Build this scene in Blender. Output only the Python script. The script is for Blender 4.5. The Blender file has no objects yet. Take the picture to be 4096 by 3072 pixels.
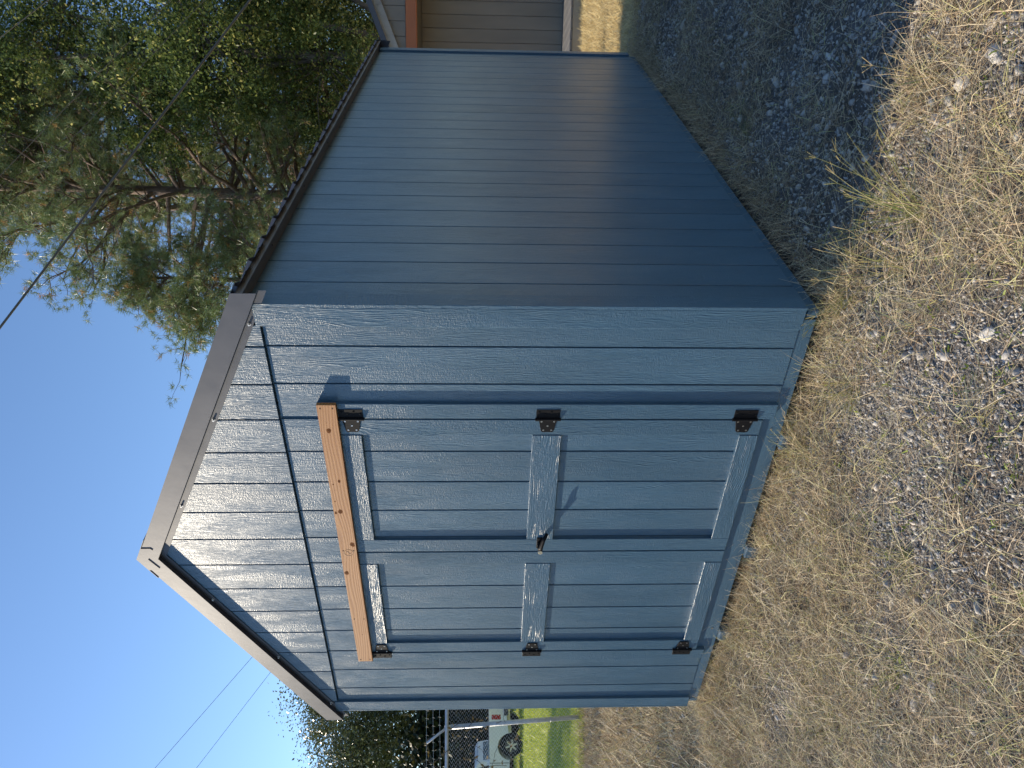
import bpy, math, random
import numpy as np
from mathutils import Vector, Matrix

# ------------------------------------------------------------------ camera, sky, sun, exposure
sc = bpy.context.scene
COL = sc.collection
CAM = Vector((1.5463, -2.7106, 1.3896))
RIGHT = Vector((0.8084, 0.5886, 0.0034)); UP = Vector((-0.0261, 0.0301, 0.9992))
FWD = UP.cross(RIGHT).normalized(); RIGHT = FWD.cross(UP).normalized()
camd = bpy.data.cameras.new('camera'); cam = bpy.data.objects.new('camera', camd); COL.objects.link(cam)
camd.sensor_width = 36.0; camd.lens = 36.0 * 2925.7 / 4096.0
camd.clip_start = 0.05; camd.clip_end = 3000
# the photograph was taken upright and lies on its side: picture right = down, picture up = right
M = Matrix(((-UP.x, RIGHT.x, -FWD.x), (-UP.y, RIGHT.y, -FWD.y), (-UP.z, RIGHT.z, -FWD.z))).to_4x4()
M.translation = CAM; cam.matrix_world = M
sc.camera = cam

SUN_DIR = Vector((1.0, 0.27, -0.53)).normalized()          # the way the light travels
ELEV = math.asin(-SUN_DIR.z)
AZ = math.atan2(-SUN_DIR.x, -SUN_DIR.y)
w = bpy.data.worlds.new('World'); sc.world = w; w.use_nodes = True
nt = w.node_tree
sky = nt.nodes.new('ShaderNodeTexSky'); sky.sky_type = 'NISHITA'; sky.sun_disc = False
sky.sun_elevation = ELEV; sky.sun_rotation = AZ % (2 * math.pi)
sky.air_density = 1.0; sky.dust_density = 0.2; sky.ozone_density = 4.5
nt.links.new(sky.outputs[0], nt.nodes['Background'].inputs[0])
nt.nodes['Background'].inputs[1].default_value = 0.15
sund = bpy.data.lights.new('sun', 'SUN'); sund.energy = 5.0; sund.angle = math.radians(0.5); sund.color = (1.0, 0.87, 0.68)
sun = bpy.data.objects.new('sun', sund); COL.objects.link(sun)
sun.rotation_euler = SUN_DIR.to_track_quat('-Z', 'Y').to_euler(); sun.location = (-20, -8, 15)
vs = sc.view_settings
vs.view_transform = 'Standard'; vs.look = 'None'; vs.gamma = 1.0; vs.exposure = 0.45; vs.use_curve_mapping = False
sc.cycles.use_denoising = True
sc.cycles.max_bounces = 4; sc.cycles.diffuse_bounces = 3; sc.cycles.glossy_bounces = 2; sc.cycles.transmission_bounces = 3; sc.cycles.transparent_max_bounces = 4
sc.cycles.use_adaptive_sampling = True; sc.cycles.adaptive_threshold = 0.02
sc.cycles.caustics_reflective = False; sc.cycles.caustics_refractive = False

rng = np.random.default_rng(7)
random.seed(7)

# ------------------------------------------------------------------ helpers
def tag(o, label=None, cat=None, group=None, kind=None):
    if label: o['label'] = label
    if cat: o['category'] = cat
    if group: o['group'] = group
    if kind: o['kind'] = kind
    return o

def empty(name, loc=(0, 0, 0), rz=0.0, parent=None):
    o = bpy.data.objects.new(name, None); COL.objects.link(o)
    o.location = loc; o.rotation_euler = (0, 0, rz); o.empty_display_size = 0.2
    if parent: o.parent = parent
    return o

def link(name, me, parent=None, loc=(0, 0, 0), rot=(0, 0, 0)):
    o = bpy.data.objects.new(name, me); COL.objects.link(o)
    if parent: o.parent = parent
    o.location = loc; o.rotation_euler = rot
    return o

class MB:
    def __init__(s): s.v = []; s.f = []; s.m = []
    def add(s, vs_, fs, mi=0):
        b = len(s.v); s.v += [tuple(p) for p in vs_]; s.f += [tuple(i + b for i in f) for f in fs]; s.m += [mi] * len(fs); return s
    def box(s, x0, x1, y0, y1, z0, z1, mi=0):
        v = [(x0, y0, z0), (x1, y0, z0), (x1, y1, z0), (x0, y1, z0), (x0, y0, z1), (x1, y0, z1), (x1, y1, z1), (x0, y1, z1)]
        return s.add(v, [(0, 3, 2, 1), (4, 5, 6, 7), (0, 1, 5, 4), (1, 2, 6, 5), (2, 3, 7, 6), (3, 0, 4, 7)], mi)
    def hexa(s, v, mi=0):
        return s.add(v, [(0, 3, 2, 1), (4, 5, 6, 7), (0, 1, 5, 4), (1, 2, 6, 5), (2, 3, 7, 6), (3, 0, 4, 7)], mi)
    def prism(s, pts, ax, a, b, mi=0):      # outline pts (2D) extruded along axis ax from a to b
        def P(p, t):
            if ax == 'y': return (p[0], t, p[1])
            if ax == 'x': return (t, p[0], p[1])
            return (p[0], p[1], t)
        n = len(pts)
        v = [P(p, a) for p in pts] + [P(p, b) for p in pts]
        f = [tuple(range(n)), tuple(range(2 * n - 1, n - 1, -1))] + [(i, i + n, (i + 1) % n + n, (i + 1) % n) for i in range(n)]
        return s.add(v, f, mi)
    def tube(s, path, rad, n=8, mi=0, caps=True):
        path = [Vector(p) for p in path]
        if not hasattr(rad, '__len__'): rad = [rad] * len(path)
        v = []; prev = None
        for i, p in enumerate(path):
            d = (path[min(i + 1, len(path) - 1)] - path[max(i - 1, 0)])
            d = d.normalized() if d.length > 1e-9 else Vector((0, 0, 1))
            if prev is None:
                a = d.orthogonal().normalized()
            else:
                a = prev - d * prev.dot(d); a = a.normalized() if a.length > 1e-6 else d.orthogonal().normalized()
            prev = a; b = d.cross(a)
            for k in range(n):
                t = 2 * math.pi * k / n
                v.append(p + (a * math.cos(t) + b * math.sin(t)) * rad[i])
        f = []
        for i in range(len(path) - 1):
            for k in range(n):
                f.append((i * n + k, i * n + (k + 1) % n, (i + 1) * n + (k + 1) % n, (i + 1) * n + k))
        if caps: f += [tuple(range(n - 1, -1, -1)), tuple(range((len(path) - 1) * n, len(path) * n))]
        return s.add(v, f, mi)
    def cyl(s, c, ax, r, h, n=16, mi=0, r2=None):
        c = Vector(c); ax = Vector(ax).normalized()
        return s.tube([c, c + ax * h], [r, r if r2 is None else r2], n, mi)
    def mesh(s, name, mats, smooth=False):
        me = bpy.data.meshes.new(name); me.from_pydata(s.v, [], s.f)
        for m in (mats if isinstance(mats, (list, tuple)) else [mats]): me.materials.append(m)
        if len(me.materials) > 1: me.polygons.foreach_set('material_index', s.m)
        if smooth: me.polygons.foreach_set('use_smooth', [True] * len(s.f))
        me.validate(); me.update(); return me
    def build(s, name, mats, parent=None, smooth=False, bevel=0.0, seg=2, loc=(0, 0, 0), rot=(0, 0, 0)):
        o = link(name, s.mesh(name, mats, smooth), parent, loc, rot)
        if bevel:
            b = o.modifiers.new('bevel', 'BEVEL'); b.width = bevel; b.segments = seg; b.limit_method = 'ANGLE'; b.angle_limit = math.radians(35)
            b.harden_normals = False
        return o

def np_mesh(name, V, F, mat, tint=None, smooth=False):
    """V (n,3) float, F (m,k) int, tint (n,) float per vertex"""
    me = bpy.data.meshes.new(name)
    V = np.ascontiguousarray(V, np.float32); F = np.ascontiguousarray(F, np.int32)
    m, k = F.shape
    me.vertices.add(len(V)); me.vertices.foreach_set('co', V.ravel())
    me.loops.add(m * k); me.loops.foreach_set('vertex_index', F.ravel())
    me.polygons.add(m)
    me.polygons.foreach_set('loop_start', np.arange(0, m * k, k, dtype=np.int32))
    if smooth: me.polygons.foreach_set('use_smooth', np.ones(m, bool))
    if tint is not None:
        a = me.attributes.new('tint', 'FLOAT', 'POINT'); a.data.foreach_set('value', np.ascontiguousarray(tint, np.float32))
    me.materials.append(mat); me.update(calc_edges=True)
    return me

# ------------------------------------------------------------------ materials
def new_mat(name):
    m = bpy.data.materials.new(name); m.use_nodes = True
    n = m.node_tree; b = n.nodes['Principled BSDF']
    return m, n, b

def N(n, t, **kw):
    x = n.nodes.new(t)
    for k, v in kw.items():
        if k in ('inp',):
            for kk, vv in v.items(): x.inputs[kk].default_value = vv
        else: setattr(x, k, v)
    return x

def math_(n, op, a, b=None, c=None, clamp=False):
    x = n.nodes.new('ShaderNodeMath'); x.operation = op; x.use_clamp = clamp
    for i, q in enumerate((a, b, c)):
        if q is None: continue
        if isinstance(q, (int, float)): x.inputs[i].default_value = q
        else: n.links.new(q, x.inputs[i])
    return x.outputs[0]

def ramp(n, fac, stops):
    r = n.nodes.new('ShaderNodeValToRGB'); cr = r.color_ramp
    while len(cr.elements) < len(stops): cr.elements.new(0.5)
    for e, (p, c) in zip(cr.elements, stops):
        e.position = p; e.color = (c[0], c[1], c[2], 1) if len(c) == 3 else c
    n.links.new(fac, r.inputs[0]); return r.outputs[0]

def mixc(n, fac, a, b, mode='MIX'):
    x = n.nodes.new('ShaderNodeMix'); x.data_type = 'RGBA'; x.blend_type = mode
    if isinstance(fac, (int, float)): x.inputs[0].default_value = fac
    else: n.links.new(fac, x.inputs[0])
    for i, q in ((6, a), (7, b)):
        if isinstance(q, (tuple, list)): x.inputs[i].default_value = (q[0], q[1], q[2], 1)
        else: n.links.new(q, x.inputs[i])
    return x.outputs[2]

def mapped(n, scale, rand=True):
    tc = N(n, 'ShaderNodeTexCoord'); src = tc.outputs['Object']
    if rand:
        oi = N(n, 'ShaderNodeObjectInfo')
        mul = math_(n, 'MULTIPLY', oi.outputs['Random'], 37.0)
        cx = N(n, 'ShaderNodeCombineXYZ')
        n.links.new(mul, cx.inputs[0]); n.links.new(math_(n, 'MULTIPLY', oi.outputs['Random'], 91.0), cx.inputs[2])
        va = N(n, 'ShaderNodeVectorMath', operation='ADD'); n.links.new(src, va.inputs[0]); n.links.new(cx.outputs[0], va.inputs[1]); src = va.outputs[0]
    mp = N(n, 'ShaderNodeMapping'); mp.inputs['Scale'].default_value = scale
    n.links.new(src, mp.inputs[0]); return mp.outputs[0]

def noise(n, vec, scale=1.0, detail=2.0, rough=0.5, dist=0.0):
    x = N(n, 'ShaderNodeTexNoise', inp={'Scale': scale, 'Detail': detail, 'Roughness': rough, 'Distortion': dist})
    if vec is not None: n.links.new(vec, x.inputs['Vector'])
    return x.outputs['Fac']

def bump(n, b, h, strength, dist):
    x = N(n, 'ShaderNodeBump', inp={'Strength': strength, 'Distance': dist}); n.links.new(h, x.inputs['Height']); n.links.new(x.outputs[0], b.inputs['Normal']); return x

def siding_mat(name, col, rough=0.37, strength=0.62, dist=0.0045, grain=1.2, coat=0.0):
    """painted embossed wood-grain panel; the grain runs along the board's local Z"""
    m, n, b = new_mat(name)
    tc = N(n, 'ShaderNodeSeparateXYZ'); n.links.new(mapped(n, (1, 1, 1)), tc.inputs[0])
    warp = noise(n, mapped(n, (7, 7, 1.6)), 1.0, 2.5, 0.55)
    ph = math_(n, 'ADD', math_(n, 'MULTIPLY', tc.outputs[0], 640.0 * grain), math_(n, 'MULTIPLY', warp, 95.0))
    rings = math_(n, 'MULTIPLY_ADD', math_(n, 'SINE', ph), 0.5, 0.5)
    brk = noise(n, mapped(n, (60, 60, 11)), 1.0, 2.0, 0.6)                       # the grain lines come and go
    rings = math_(n, 'MULTIPLY', math_(n, 'POWER', rings, 2.0), ramp(n, brk, [(0.38, (0, 0, 0)), (0.62, (1, 1, 1))]))
    streak = noise(n, mapped(n, (170, 170, 19)), 1.0, 3.0, 0.65, 0.5)
    saw = noise(n, mapped(n, (65, 80, 180)), 1.0, 2.0, 0.6, 0.4)
    patch_ = noise(n, mapped(n, (11, 11, 2.6)), 1.0, 2.0, 0.55)
    pm = ramp(n, patch_, [(0.42, (0, 0, 0)), (0.56, (1, 1, 1))])
    cl = mixc(n, pm, rings, saw)
    h = math_(n, 'ADD', math_(n, 'MULTIPLY', cl, 0.6), math_(n, 'MULTIPLY', streak, 0.8))
    bump(n, b, h, strength, dist)
    tone = noise(n, mapped(n, (3, 3, 0.7)), 1.0, 3.0, 0.6)
    dark = tuple(c * 0.86 for c in col); lite = tuple(min(1, c * 1.12) for c in col)
    n.links.new(ramp(n, tone, [(0.3, dark), (0.7, lite)]), b.inputs['Base Color'])
    rr = math_(n, 'MULTIPLY_ADD', noise(n, mapped(n, (14, 14, 4)), 1.0, 2.0, 0.5), 0.22, rough - 0.11)
    n.links.new(rr, b.inputs['Roughness'])
    b.inputs['Specular IOR Level'].default_value = 0.5
    b.inputs['Coat Weight'].default_value = coat; b.inputs['Coat Roughness'].default_value = 0.32; b.inputs['Coat IOR'].default_value = 1.5
    return m

BLUE = (0.056, 0.121, 0.188)
M_SIDING = siding_mat('blue_siding_paint', BLUE, coat=0.25)
M_TRIM = siding_mat('blue_trim_paint', BLUE, rough=0.36, strength=0.65, dist=0.0045, grain=1.05)
M_TAN = siding_mat('taupe_siding_paint', (0.20, 0.175, 0.145), rough=0.6, strength=0.4)
M_TANTRIM = siding_mat('grey_rough_board', (0.36, 0.34, 0.31), rough=0.7, strength=0.9, dist=0.008)
def plain(name, col, rough=0.5, metal=0.0, spec=0.5, nscale=None, namp=0.15, bs=0.0, bd=0.002, bscale=40):
    m, n, b = new_mat(name)
    b.inputs['Base Color'].default_value = (*col, 1); b.inputs['Roughness'].default_value = rough; b.inputs['Metallic'].default_value = metal
    b.inputs['Specular IOR Level'].default_value = spec
    if nscale:
        t = noise(n, mapped(n, (nscale,) * 3), 1.0, 4.0, 0.6)
        n.links.new(ramp(n, t, [(0.3, tuple(c * (1 - namp) for c in col)), (0.72, tuple(min(1, c * (1 + namp)) for c in col))]), b.inputs['Base Color'])
        n.links.new(math_(n, 'MULTIPLY_ADD', t, 0.2, rough - 0.1), b.inputs['Roughness'])
    if bs: bump(n, b, noise(n, mapped(n, (bscale,) * 3), 1.0, 3.0, 0.6), bs, bd)
    return m
M_BLUEFLAT = plain('blue_backing_paint', tuple(c * 0.95 for c in BLUE), 0.5, nscale=6)
M_SILL = siding_mat('blue_painted_lumber', tuple(c * 0.95 for c in BLUE), rough=0.42, strength=0.35, dist=0.003, grain=0.3)
M_METAL = plain('grey_roof_metal', (0.062, 0.066, 0.082), 0.45, 0.15, nscale=7, namp=0.14, bs=0.12, bd=0.004, bscale=9)
M_EAVE = plain('eave_metal_ground_bounce', (0.13, 0.115, 0.105), 0.42, 0.2, nscale=5, namp=0.1)  # same grey metal, with brown light reflected off the ground put into its colour
M_BLACK = plain('black_hardware', (0.007, 0.007, 0.009), 0.55, 0.0, 0.12, nscale=30, namp=0.2, bs=0.15, bd=0.001, bscale=300)
M_ZINC = plain('zinc_screw', (0.45, 0.45, 0.46), 0.35, 0.9)
M_CHROME = plain('chrome_lock', (0.75, 0.75, 0.75), 0.2, 1.0)
M_GALV = plain('galvanised_steel', (0.58, 0.59, 0.60), 0.5, 0.4, nscale=12, namp=0.2)
M_DARK = plain('dark_hole', (0.01, 0.01, 0.01), 0.9)

def wood_mat(name, c1, c2, c3):
    m, n, b = new_mat(name)
    warp = noise(n, mapped(n, (9, 9, 1.3), False), 1.0, 1.5, 0.5)
    s = N(n, 'ShaderNodeSeparateXYZ'); n.links.new(mapped(n, (1, 1, 1), False), s.inputs[0])
    ph = math_(n, 'ADD', math_(n, 'MULTIPLY', s.outputs[0], 420.0), math_(n, 'MULTIPLY', warp, 46.0))
    g = math_(n, 'MULTIPLY_ADD', math_(n, 'SINE', ph), 0.5, 0.5)
    fine = noise(n, mapped(n, (240, 240, 9), False), 1.0, 3.0, 0.6)
    f = math_(n, 'ADD', math_(n, 'MULTIPLY', g, 0.55), math_(n, 'MULTIPLY', fine, 0.5))
    col = ramp(n, f, [(0.12, c1), (0.55, c2), (0.95, c3)])
    tone = noise(n, mapped(n, (3, 3, 1.6), False), 1.0, 2.0, 0.5)
    col = mixc(n, math_(n, 'MULTIPLY', tone, 0.35), col, c1)
    n.links.new(col, b.inputs['Base Color']); b.inputs['Roughness'].default_value = 0.55
    bump(n, b, f, 0.3, 0.0015)
    return m
M_PLANK = wood_mat('bare_pine', (0.33, 0.125, 0.035), (0.46, 0.20, 0.06), (0.56, 0.28, 0.10))
M_BEAM = wood_mat('red_cedar_beam', (0.30, 0.085, 0.03), (0.42, 0.13, 0.045), (0.50, 0.18, 0.07))
M_KNOT = plain('wood_knot', (0.20, 0.075, 0.024), 0.8, 0.0, 0.1, nscale=120, namp=0.5)
M_KNOTC = plain('wood_knot_heart', (0.13, 0.05, 0.02), 0.8, 0.0, 0.1, nscale=150, namp=0.3)
M_STAMP = plain('ink_stamp', (0.16, 0.07, 0.03), 0.6)
M_DECK = plain('deck_board_grey', (0.16, 0.155, 0.15), 0.7, nscale=5)
M_BEIGE = plain('beige_rim_board', (0.34, 0.29, 0.22), 0.6, nscale=4)

def tint_mat(name, stops, rough=0.6, transl=0.0, spec=0.3):
    m, n, b = new_mat(name)
    at = N(n, 'ShaderNodeAttribute', attribute_name='tint')
    col = ramp(n, at.outputs['Fac'], stops)
    n.links.new(col, b.inputs['Base Color']); b.inputs['Roughness'].default_value = rough; b.inputs['Specular IOR Level'].default_value = spec
    if transl:
        t = N(n, 'ShaderNodeBsdfTranslucent'); n.links.new(col, t.inputs[0])
        mx = N(n, 'ShaderNodeMixShader'); mx.inputs[0].default_value = transl
        n.links.new(b.outputs[0], mx.inputs[1]); n.links.new(t.outputs[0], mx.inputs[2])
        n.links.new(mx.outputs[0], n.nodes['Material Output'].inputs[0])
    return m
M_STRAW = tint_mat('dry_straw', [(0.0, (0.14, 0.085, 0.05)), (0.3, (0.40, 0.275, 0.165)), (0.62, (0.70, 0.56, 0.36)), (0.88, (0.84, 0.73, 0.50)), (1.0, (0.58, 0.57, 0.18))], 0.5, 0.22)
M_GOLD = tint_mat('golden_dry_grass', [(0.0, (0.50, 0.36, 0.18)), (0.5, (0.74, 0.59, 0.30)), (1.0, (0.84, 0.74, 0.44))], 0.55, 0.3)
M_GREENGRASS = tint_mat('green_grass', [(0.0, (0.20, 0.28, 0.03)), (0.5, (0.40, 0.48, 0.06)), (1.0, (0.60, 0.62, 0.13))], 0.5, 0.3)
M_WEED = tint_mat('weed_leaf', [(0.0, (0.10, 0.17, 0.03)), (1.0, (0.34, 0.42, 0.06))], 0.45, 0.3)
M_STEM = tint_mat('tall_grass_stem', [(0.0, (0.16, 0.20, 0.045)), (0.5, (0.36, 0.33, 0.12)), (1.0, (0.52, 0.40, 0.20))], 0.5, 0.25)
M_PINE = tint_mat('pine_needles', [(0.0, (0.05, 0.09, 0.035)), (0.55, (0.18, 0.24, 0.095)), (0.84, (0.31, 0.35, 0.15)), (0.90, (0.42, 0.27, 0.10)), (1.0, (0.52, 0.28, 0.09))], 0.38, 0.25, 0.5)
M_LEAF = tint_mat('broad_leaves', [(0.0, (0.035, 0.06, 0.018)), (0.45, (0.10, 0.145, 0.04)), (0.75, (0.26, 0.30, 0.085)), (1.0, (0.62, 0.56, 0.20))], 0.35, 0.4, 0.5)
M_OAKLEAF = tint_mat('oak_leaves', [(0.0, (0.05, 0.065, 0.03)), (0.6, (0.18, 0.20, 0.09)), (1.0, (0.42, 0.41, 0.23))], 0.32, 0.15, 0.6)
M_SHADELEAF = tint_mat('shade_darkened_thicket_leaves', [(0.0, (0.012, 0.02, 0.010)), (0.8, (0.04, 0.055, 0.022)), (1.0, (0.12, 0.10, 0.04))], 0.5, 0.1)  # leaf colours darkened to stand in for the shade under the oak

def stone_mat(name):
    m, n, b = new_mat(name)
    at = N(n, 'ShaderNodeAttribute', attribute_name='tint')
    col = ramp(n, at.outputs['Fac'], [(0.0, (0.19, 0.18, 0.17)), (0.4, (0.40, 0.38, 0.355)), (0.75, (0.60, 0.57, 0.53)), (0.93, (0.78, 0.75, 0.70)), (1.0, (0.60, 0.48, 0.37))])
    v = noise(n, mapped(n, (70,) * 3, False), 1.0, 4.0, 0.65)
    col = mixc(n, 0.45, col, ramp(n, v, [(0.3, (0.16, 0.152, 0.143)), (0.75, (0.66, 0.63, 0.59))]), 'MIX')
    n.links.new(col, b.inputs['Base Color']); b.inputs['Roughness'].default_value = 0.75
    bump(n, b, v, 0.6, 0.004)
    return m
M_STONE = stone_mat('crushed_granite')

def ground_mat():
    m, n, b = new_mat('gravelly_soil')
    tc = N(n, 'ShaderNodeTexCoord').outputs['Object']
    big = noise(n, tc, 0.9, 4.0, 0.6); mid = noise(n, tc, 9.0, 4.0, 0.65); fine = noise(n, tc, 130.0, 3.0, 0.7)
    vor = N(n, 'ShaderNodeTexVoronoi', inp={'Scale': 75.0, 'Randomness': 1.0}); n.links.new(tc, vor.inputs['Vector'])
    soil = ramp(n, mid, [(0.3, (0.07, 0.062, 0.055)), (0.7, (0.19, 0.17, 0.15))])
    peb = ramp(n, vor.outputs['Color'], [(0.15, (0.08, 0.08, 0.082)), (0.9, (0.42, 0.415, 0.41))])
    f = ramp(n, big, [(0.40, (0, 0, 0)), (0.58, (1, 1, 1))])
    col = mixc(n, math_(n, 'MULTIPLY', f, 0.75), soil, peb)
    col = mixc(n, math_(n, 'MULTIPLY', fine, 0.3), col, (0.26, 0.21, 0.155))
    sx = N(n, 'ShaderNodeSeparateXYZ'); n.links.new(tc, sx.inputs[0])
    mr = N(n, 'ShaderNodeMapRange', inp={'From Min': 4.7, 'From Max': 5.3}); n.links.new(math_(n, 'ADD', sx.outputs[1], math_(n, 'MULTIPLY', math_(n, 'SUBTRACT', mid, 0.5), 1.2)), mr.inputs['Value'])
    sod = ramp(n, fine, [(0.3, (0.40, 0.30, 0.16)), (0.7, (0.68, 0.55, 0.32))])
    col = mixc(n, mr.outputs[0], col, sod)
    ml = N(n, 'ShaderNodeMapRange', inp={'From Min': -3.0, 'From Max': -4.5}); n.links.new(math_(n, 'ADD', sx.outputs[0], math_(n, 'MULTIPLY', math_(n, 'SUBTRACT', mid, 0.5), 2.0)), ml.inputs['Value'])
    col = mixc(n, math_(n, 'MULTIPLY', ml.outputs[0], 0.8), col, ramp(n, fine, [(0.3, (0.19, 0.16, 0.08)), (0.7, (0.42, 0.35, 0.19))]))
    n.links.new(col, b.inputs['Base Color']); b.inputs['Roughness'].default_value = 0.9; b.inputs['Specular IOR Level'].default_value = 0.2
    h = math_(n, 'ADD', math_(n, 'MULTIPLY', vor.outputs['Distance'], -0.8), math_(n, 'MULTIPLY', fine, 0.8))
    bump(n, b, h, 0.9, 0.012)
    return m
def lawn_mat(name, a, c):
    m, n, b = new_mat(name)
    tc = N(n, 'ShaderNodeTexCoord').outputs['Object']
    t = noise(n, tc, 1.6, 5.0, 0.65); f2 = noise(n, tc, 40.0, 3.0, 0.7)
    col = ramp(n, math_(n, 'ADD', math_(n, 'MULTIPLY', t, 0.6), math_(n, 'MULTIPLY', f2, 0.4)), [(0.3, a), (0.7, c)])
    n.links.new(col, b.inputs['Base Color']); b.inputs['Roughness'].default_value = 0.9; b.inputs['Specular IOR Level'].default_value = 0.1
    bump(n, b, f2, 0.8, 0.03)
    return m
M_GROUND = ground_mat()
M_LAWN = lawn_mat('lawn_turf', (0.22, 0.28, 0.03), (0.44, 0.46, 0.07))
def bark_mat(name, a, c):
    m, n, b = new_mat(name)
    v = noise(n, mapped(n, (9, 9, 2.2), False), 1.0, 5.0, 0.7, 0.6)
    n.links.new(ramp(n, v, [(0.3, a), (0.7, c)]), b.inputs['Base Color']); b.inputs['Roughness'].default_value = 0.9
    bump(n, b, v, 1.0, 0.05); return m
M_BARK = bark_mat('pine_bark', (0.06, 0.042, 0.035), (0.25, 0.185, 0.15))
M_BARK2 = bark_mat('grey_bark', (0.05, 0.042, 0.035), (0.19, 0.165, 0.14))
M_WIRE = plain('weathered_cable', (0.09, 0.08, 0.065), 0.6)

# ------------------------------------------------------------------ ground
W = 3.1065; L = 4.876
def sst(a, b, t):
    t = np.clip((t - a) / (b - a), 0, 1); return t * t * (3 - 2 * t)
def gz(x, y):
    x = np.asarray(x, float); y = np.asarray(y, float)
    g = -0.20 + 0.12 * sst(1.2, 5.0, y) + 0.08 * sst(5, 9, y) + 0.20 * sst(-2.5, -7.5, x)
    g = np.minimum(g, 0.0) + 0.08 * sst(-9, -20, x)
    dx = np.maximum(np.maximum(x, -W - x), 0); dy = np.maximum(np.maximum(-y, y - L), 0)
    d = np.hypot(dx, dy); wgt = np.exp(-(d / 0.32) ** 2)
    near = np.maximum(-0.135, g)
    return g * (1 - wgt) + near * wgt
def vnoise(x, y, s, seed=0):
    """smooth value noise 0..1"""
    x = np.asarray(x) * s; y = np.asarray(y) * s
    xi = np.floor(x).astype(int); yi = np.floor(y).astype(int); fx = x - xi; fy = y - yi
    fx = fx * fx * (3 - 2 * fx); fy = fy * fy * (3 - 2 * fy)
    def h(a, b):
        k = (a * 374761393 + b * 668265263 + seed * 1274126177) & 0x7fffffff
        k = ((k ^ (k >> 13)) * 1274126177) & 0x7fffffff
        return ((k ^ (k >> 16)) & 0xffff) / 65535.0
    return (h(xi, yi) * (1 - fx) + h(xi + 1, yi) * fx) * (1 - fy) + (h(xi, yi + 1) * (1 - fx) + h(xi + 1, yi + 1) * fx) * fy
def relief(x, y):
    return (vnoise(x, y, 2.3, 3) - 0.5) * 0.035 + (vnoise(x, y, 7.0, 4) - 0.5) * 0.018
def gzr(x, y): return gz(x, y) + relief(x, y)

def axis(lo, hi, step, far):
    a = list(np.arange(lo, hi, step)); s = step; p = hi; r = []
    while p < far: r.append(p); s *= 1.35; p += s
    s = step; p = lo; l = []
    while p > -far: s *= 1.35; p -= s; l.append(p)
    return np.array(l[::-1] + a + r)
gx = axis(-5.0, 3.0, 0.06, 900); gy = axis(-3.0, 6.5, 0.06, 900)
GX, GY = np.meshgrid(gx, gy); GZ = gz(GX, GY) + np.where((np.abs(GX) < 12) & (np.abs(GY) < 14), relief(GX, GY), 0)
nx, ny = len(gx), len(gy)
idx = np.arange(nx * ny).reshape(ny, nx)
F = np.stack([idx[:-1, :-1].ravel(), idx[:-1, 1:].ravel(), idx[1:, 1:].ravel(), idx[1:, :-1].ravel()], 1)
g = link('ground', np_mesh('ground', np.stack([GX.ravel(), GY.ravel(), GZ.ravel()], 1), F, M_GROUND, smooth=True))
tag(g, kind='structure')

# lawn beyond the fence
FP = np.array([-7.98, 2.66]); FD = np.array([0.80, 0.60]); FN = np.array([-0.60, 0.80])
ss = np.linspace(-30, 6, 60); tt = np.concatenate([np.linspace(0.25, 8, 20), np.linspace(9, 60, 30)])
S, T_ = np.meshgrid(ss, tt)
LX = FP[0] + FD[0] * S + FN[0] * T_; LY = FP[1] + FD[1] * S + FN[1] * T_
LZ = gz(LX, LY) + 0.03
idx = np.arange(LX.size).reshape(LX.shape)
F = np.stack([idx[:-1, :-1].ravel(), idx[:-1, 1:].ravel(), idx[1:, 1:].ravel(), idx[1:, :-1].ravel()], 1)
lw = link('lawn', np_mesh('lawn', np.stack([LX.ravel(), LY.ravel(), LZ.ravel()], 1), F, M_LAWN, smooth=True)); tag(lw, kind='structure')

# ------------------------------------------------------------------ the blue shed
shed = empty('storage_shed', (0, 0, 0))
tag(shed, 'blue painted wooden shed with double doors and grey metal gable roof', 'shed')

_bcache = {}
def board_mesh(wd, ln, th, ch, mat):
    k = (round(wd, 4), round(ln, 4), round(th, 4), ch, mat.name)
    if k in _bcache: return _bcache[k]
    x = wd / 2; b = MB()
    def ring(xx, z0, z1, y): return [(-xx, y, z0), (xx, y, z0), (xx, y, z1), (-xx, y, z1)]
    v = ring(x, 0, ln, 0) + ring(x, 0, ln, -(th - ch)) + ring(x - ch, ch, ln - ch, -th)
    f = [(3, 2, 1, 0), (8, 9, 10, 11)]
    for a in (0, 4):
        for i in range(4): f.append((a + i, a + (i + 1) % 4, a + 4 + (i + 1) % 4, a + 4 + i))
    b.add(v, f); _bcache[k] = b.mesh('board', mat); return _bcache[k]
RZ = {'front': 0.0, 'right': math.pi / 2, 'left': -math.pi / 2, 'back': math.pi}
def vboard(name, parent, side, u0, u1, z0, z1, off, th, mat=None, ch=0.002):
    """upright board on a wall; u along the wall (world x for front/back, world y for the sides), off = distance of its back face outside the frame"""
    c = (u0 + u1) / 2; me = board_mesh(abs(u1 - u0), z1 - z0, th, ch, mat or M_SIDING)
    loc = {'front': (c, -off, z0), 'right': (-0.026 + off, c, z0), 'left': (-W + 0.026 - off, c, z0), 'back': (c, L - 0.026 + off, z0)}[side]
    return link(name, me, parent, loc, (0, 0, RZ[side]))
def hboard(name, parent, x0, x1, z0, z1, off, th, mat=None, ch=0.002):
    """lying board on the front wall, grain along x"""
    me = board_mesh(z1 - z0, x1 - x0, th, ch, mat or M_TRIM)
    return link(name, me, parent, (x0, -off, (z0 + z1) / 2), (0, math.pi / 2, 0))

ST = 0.0095; GAP = 0.007
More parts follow.
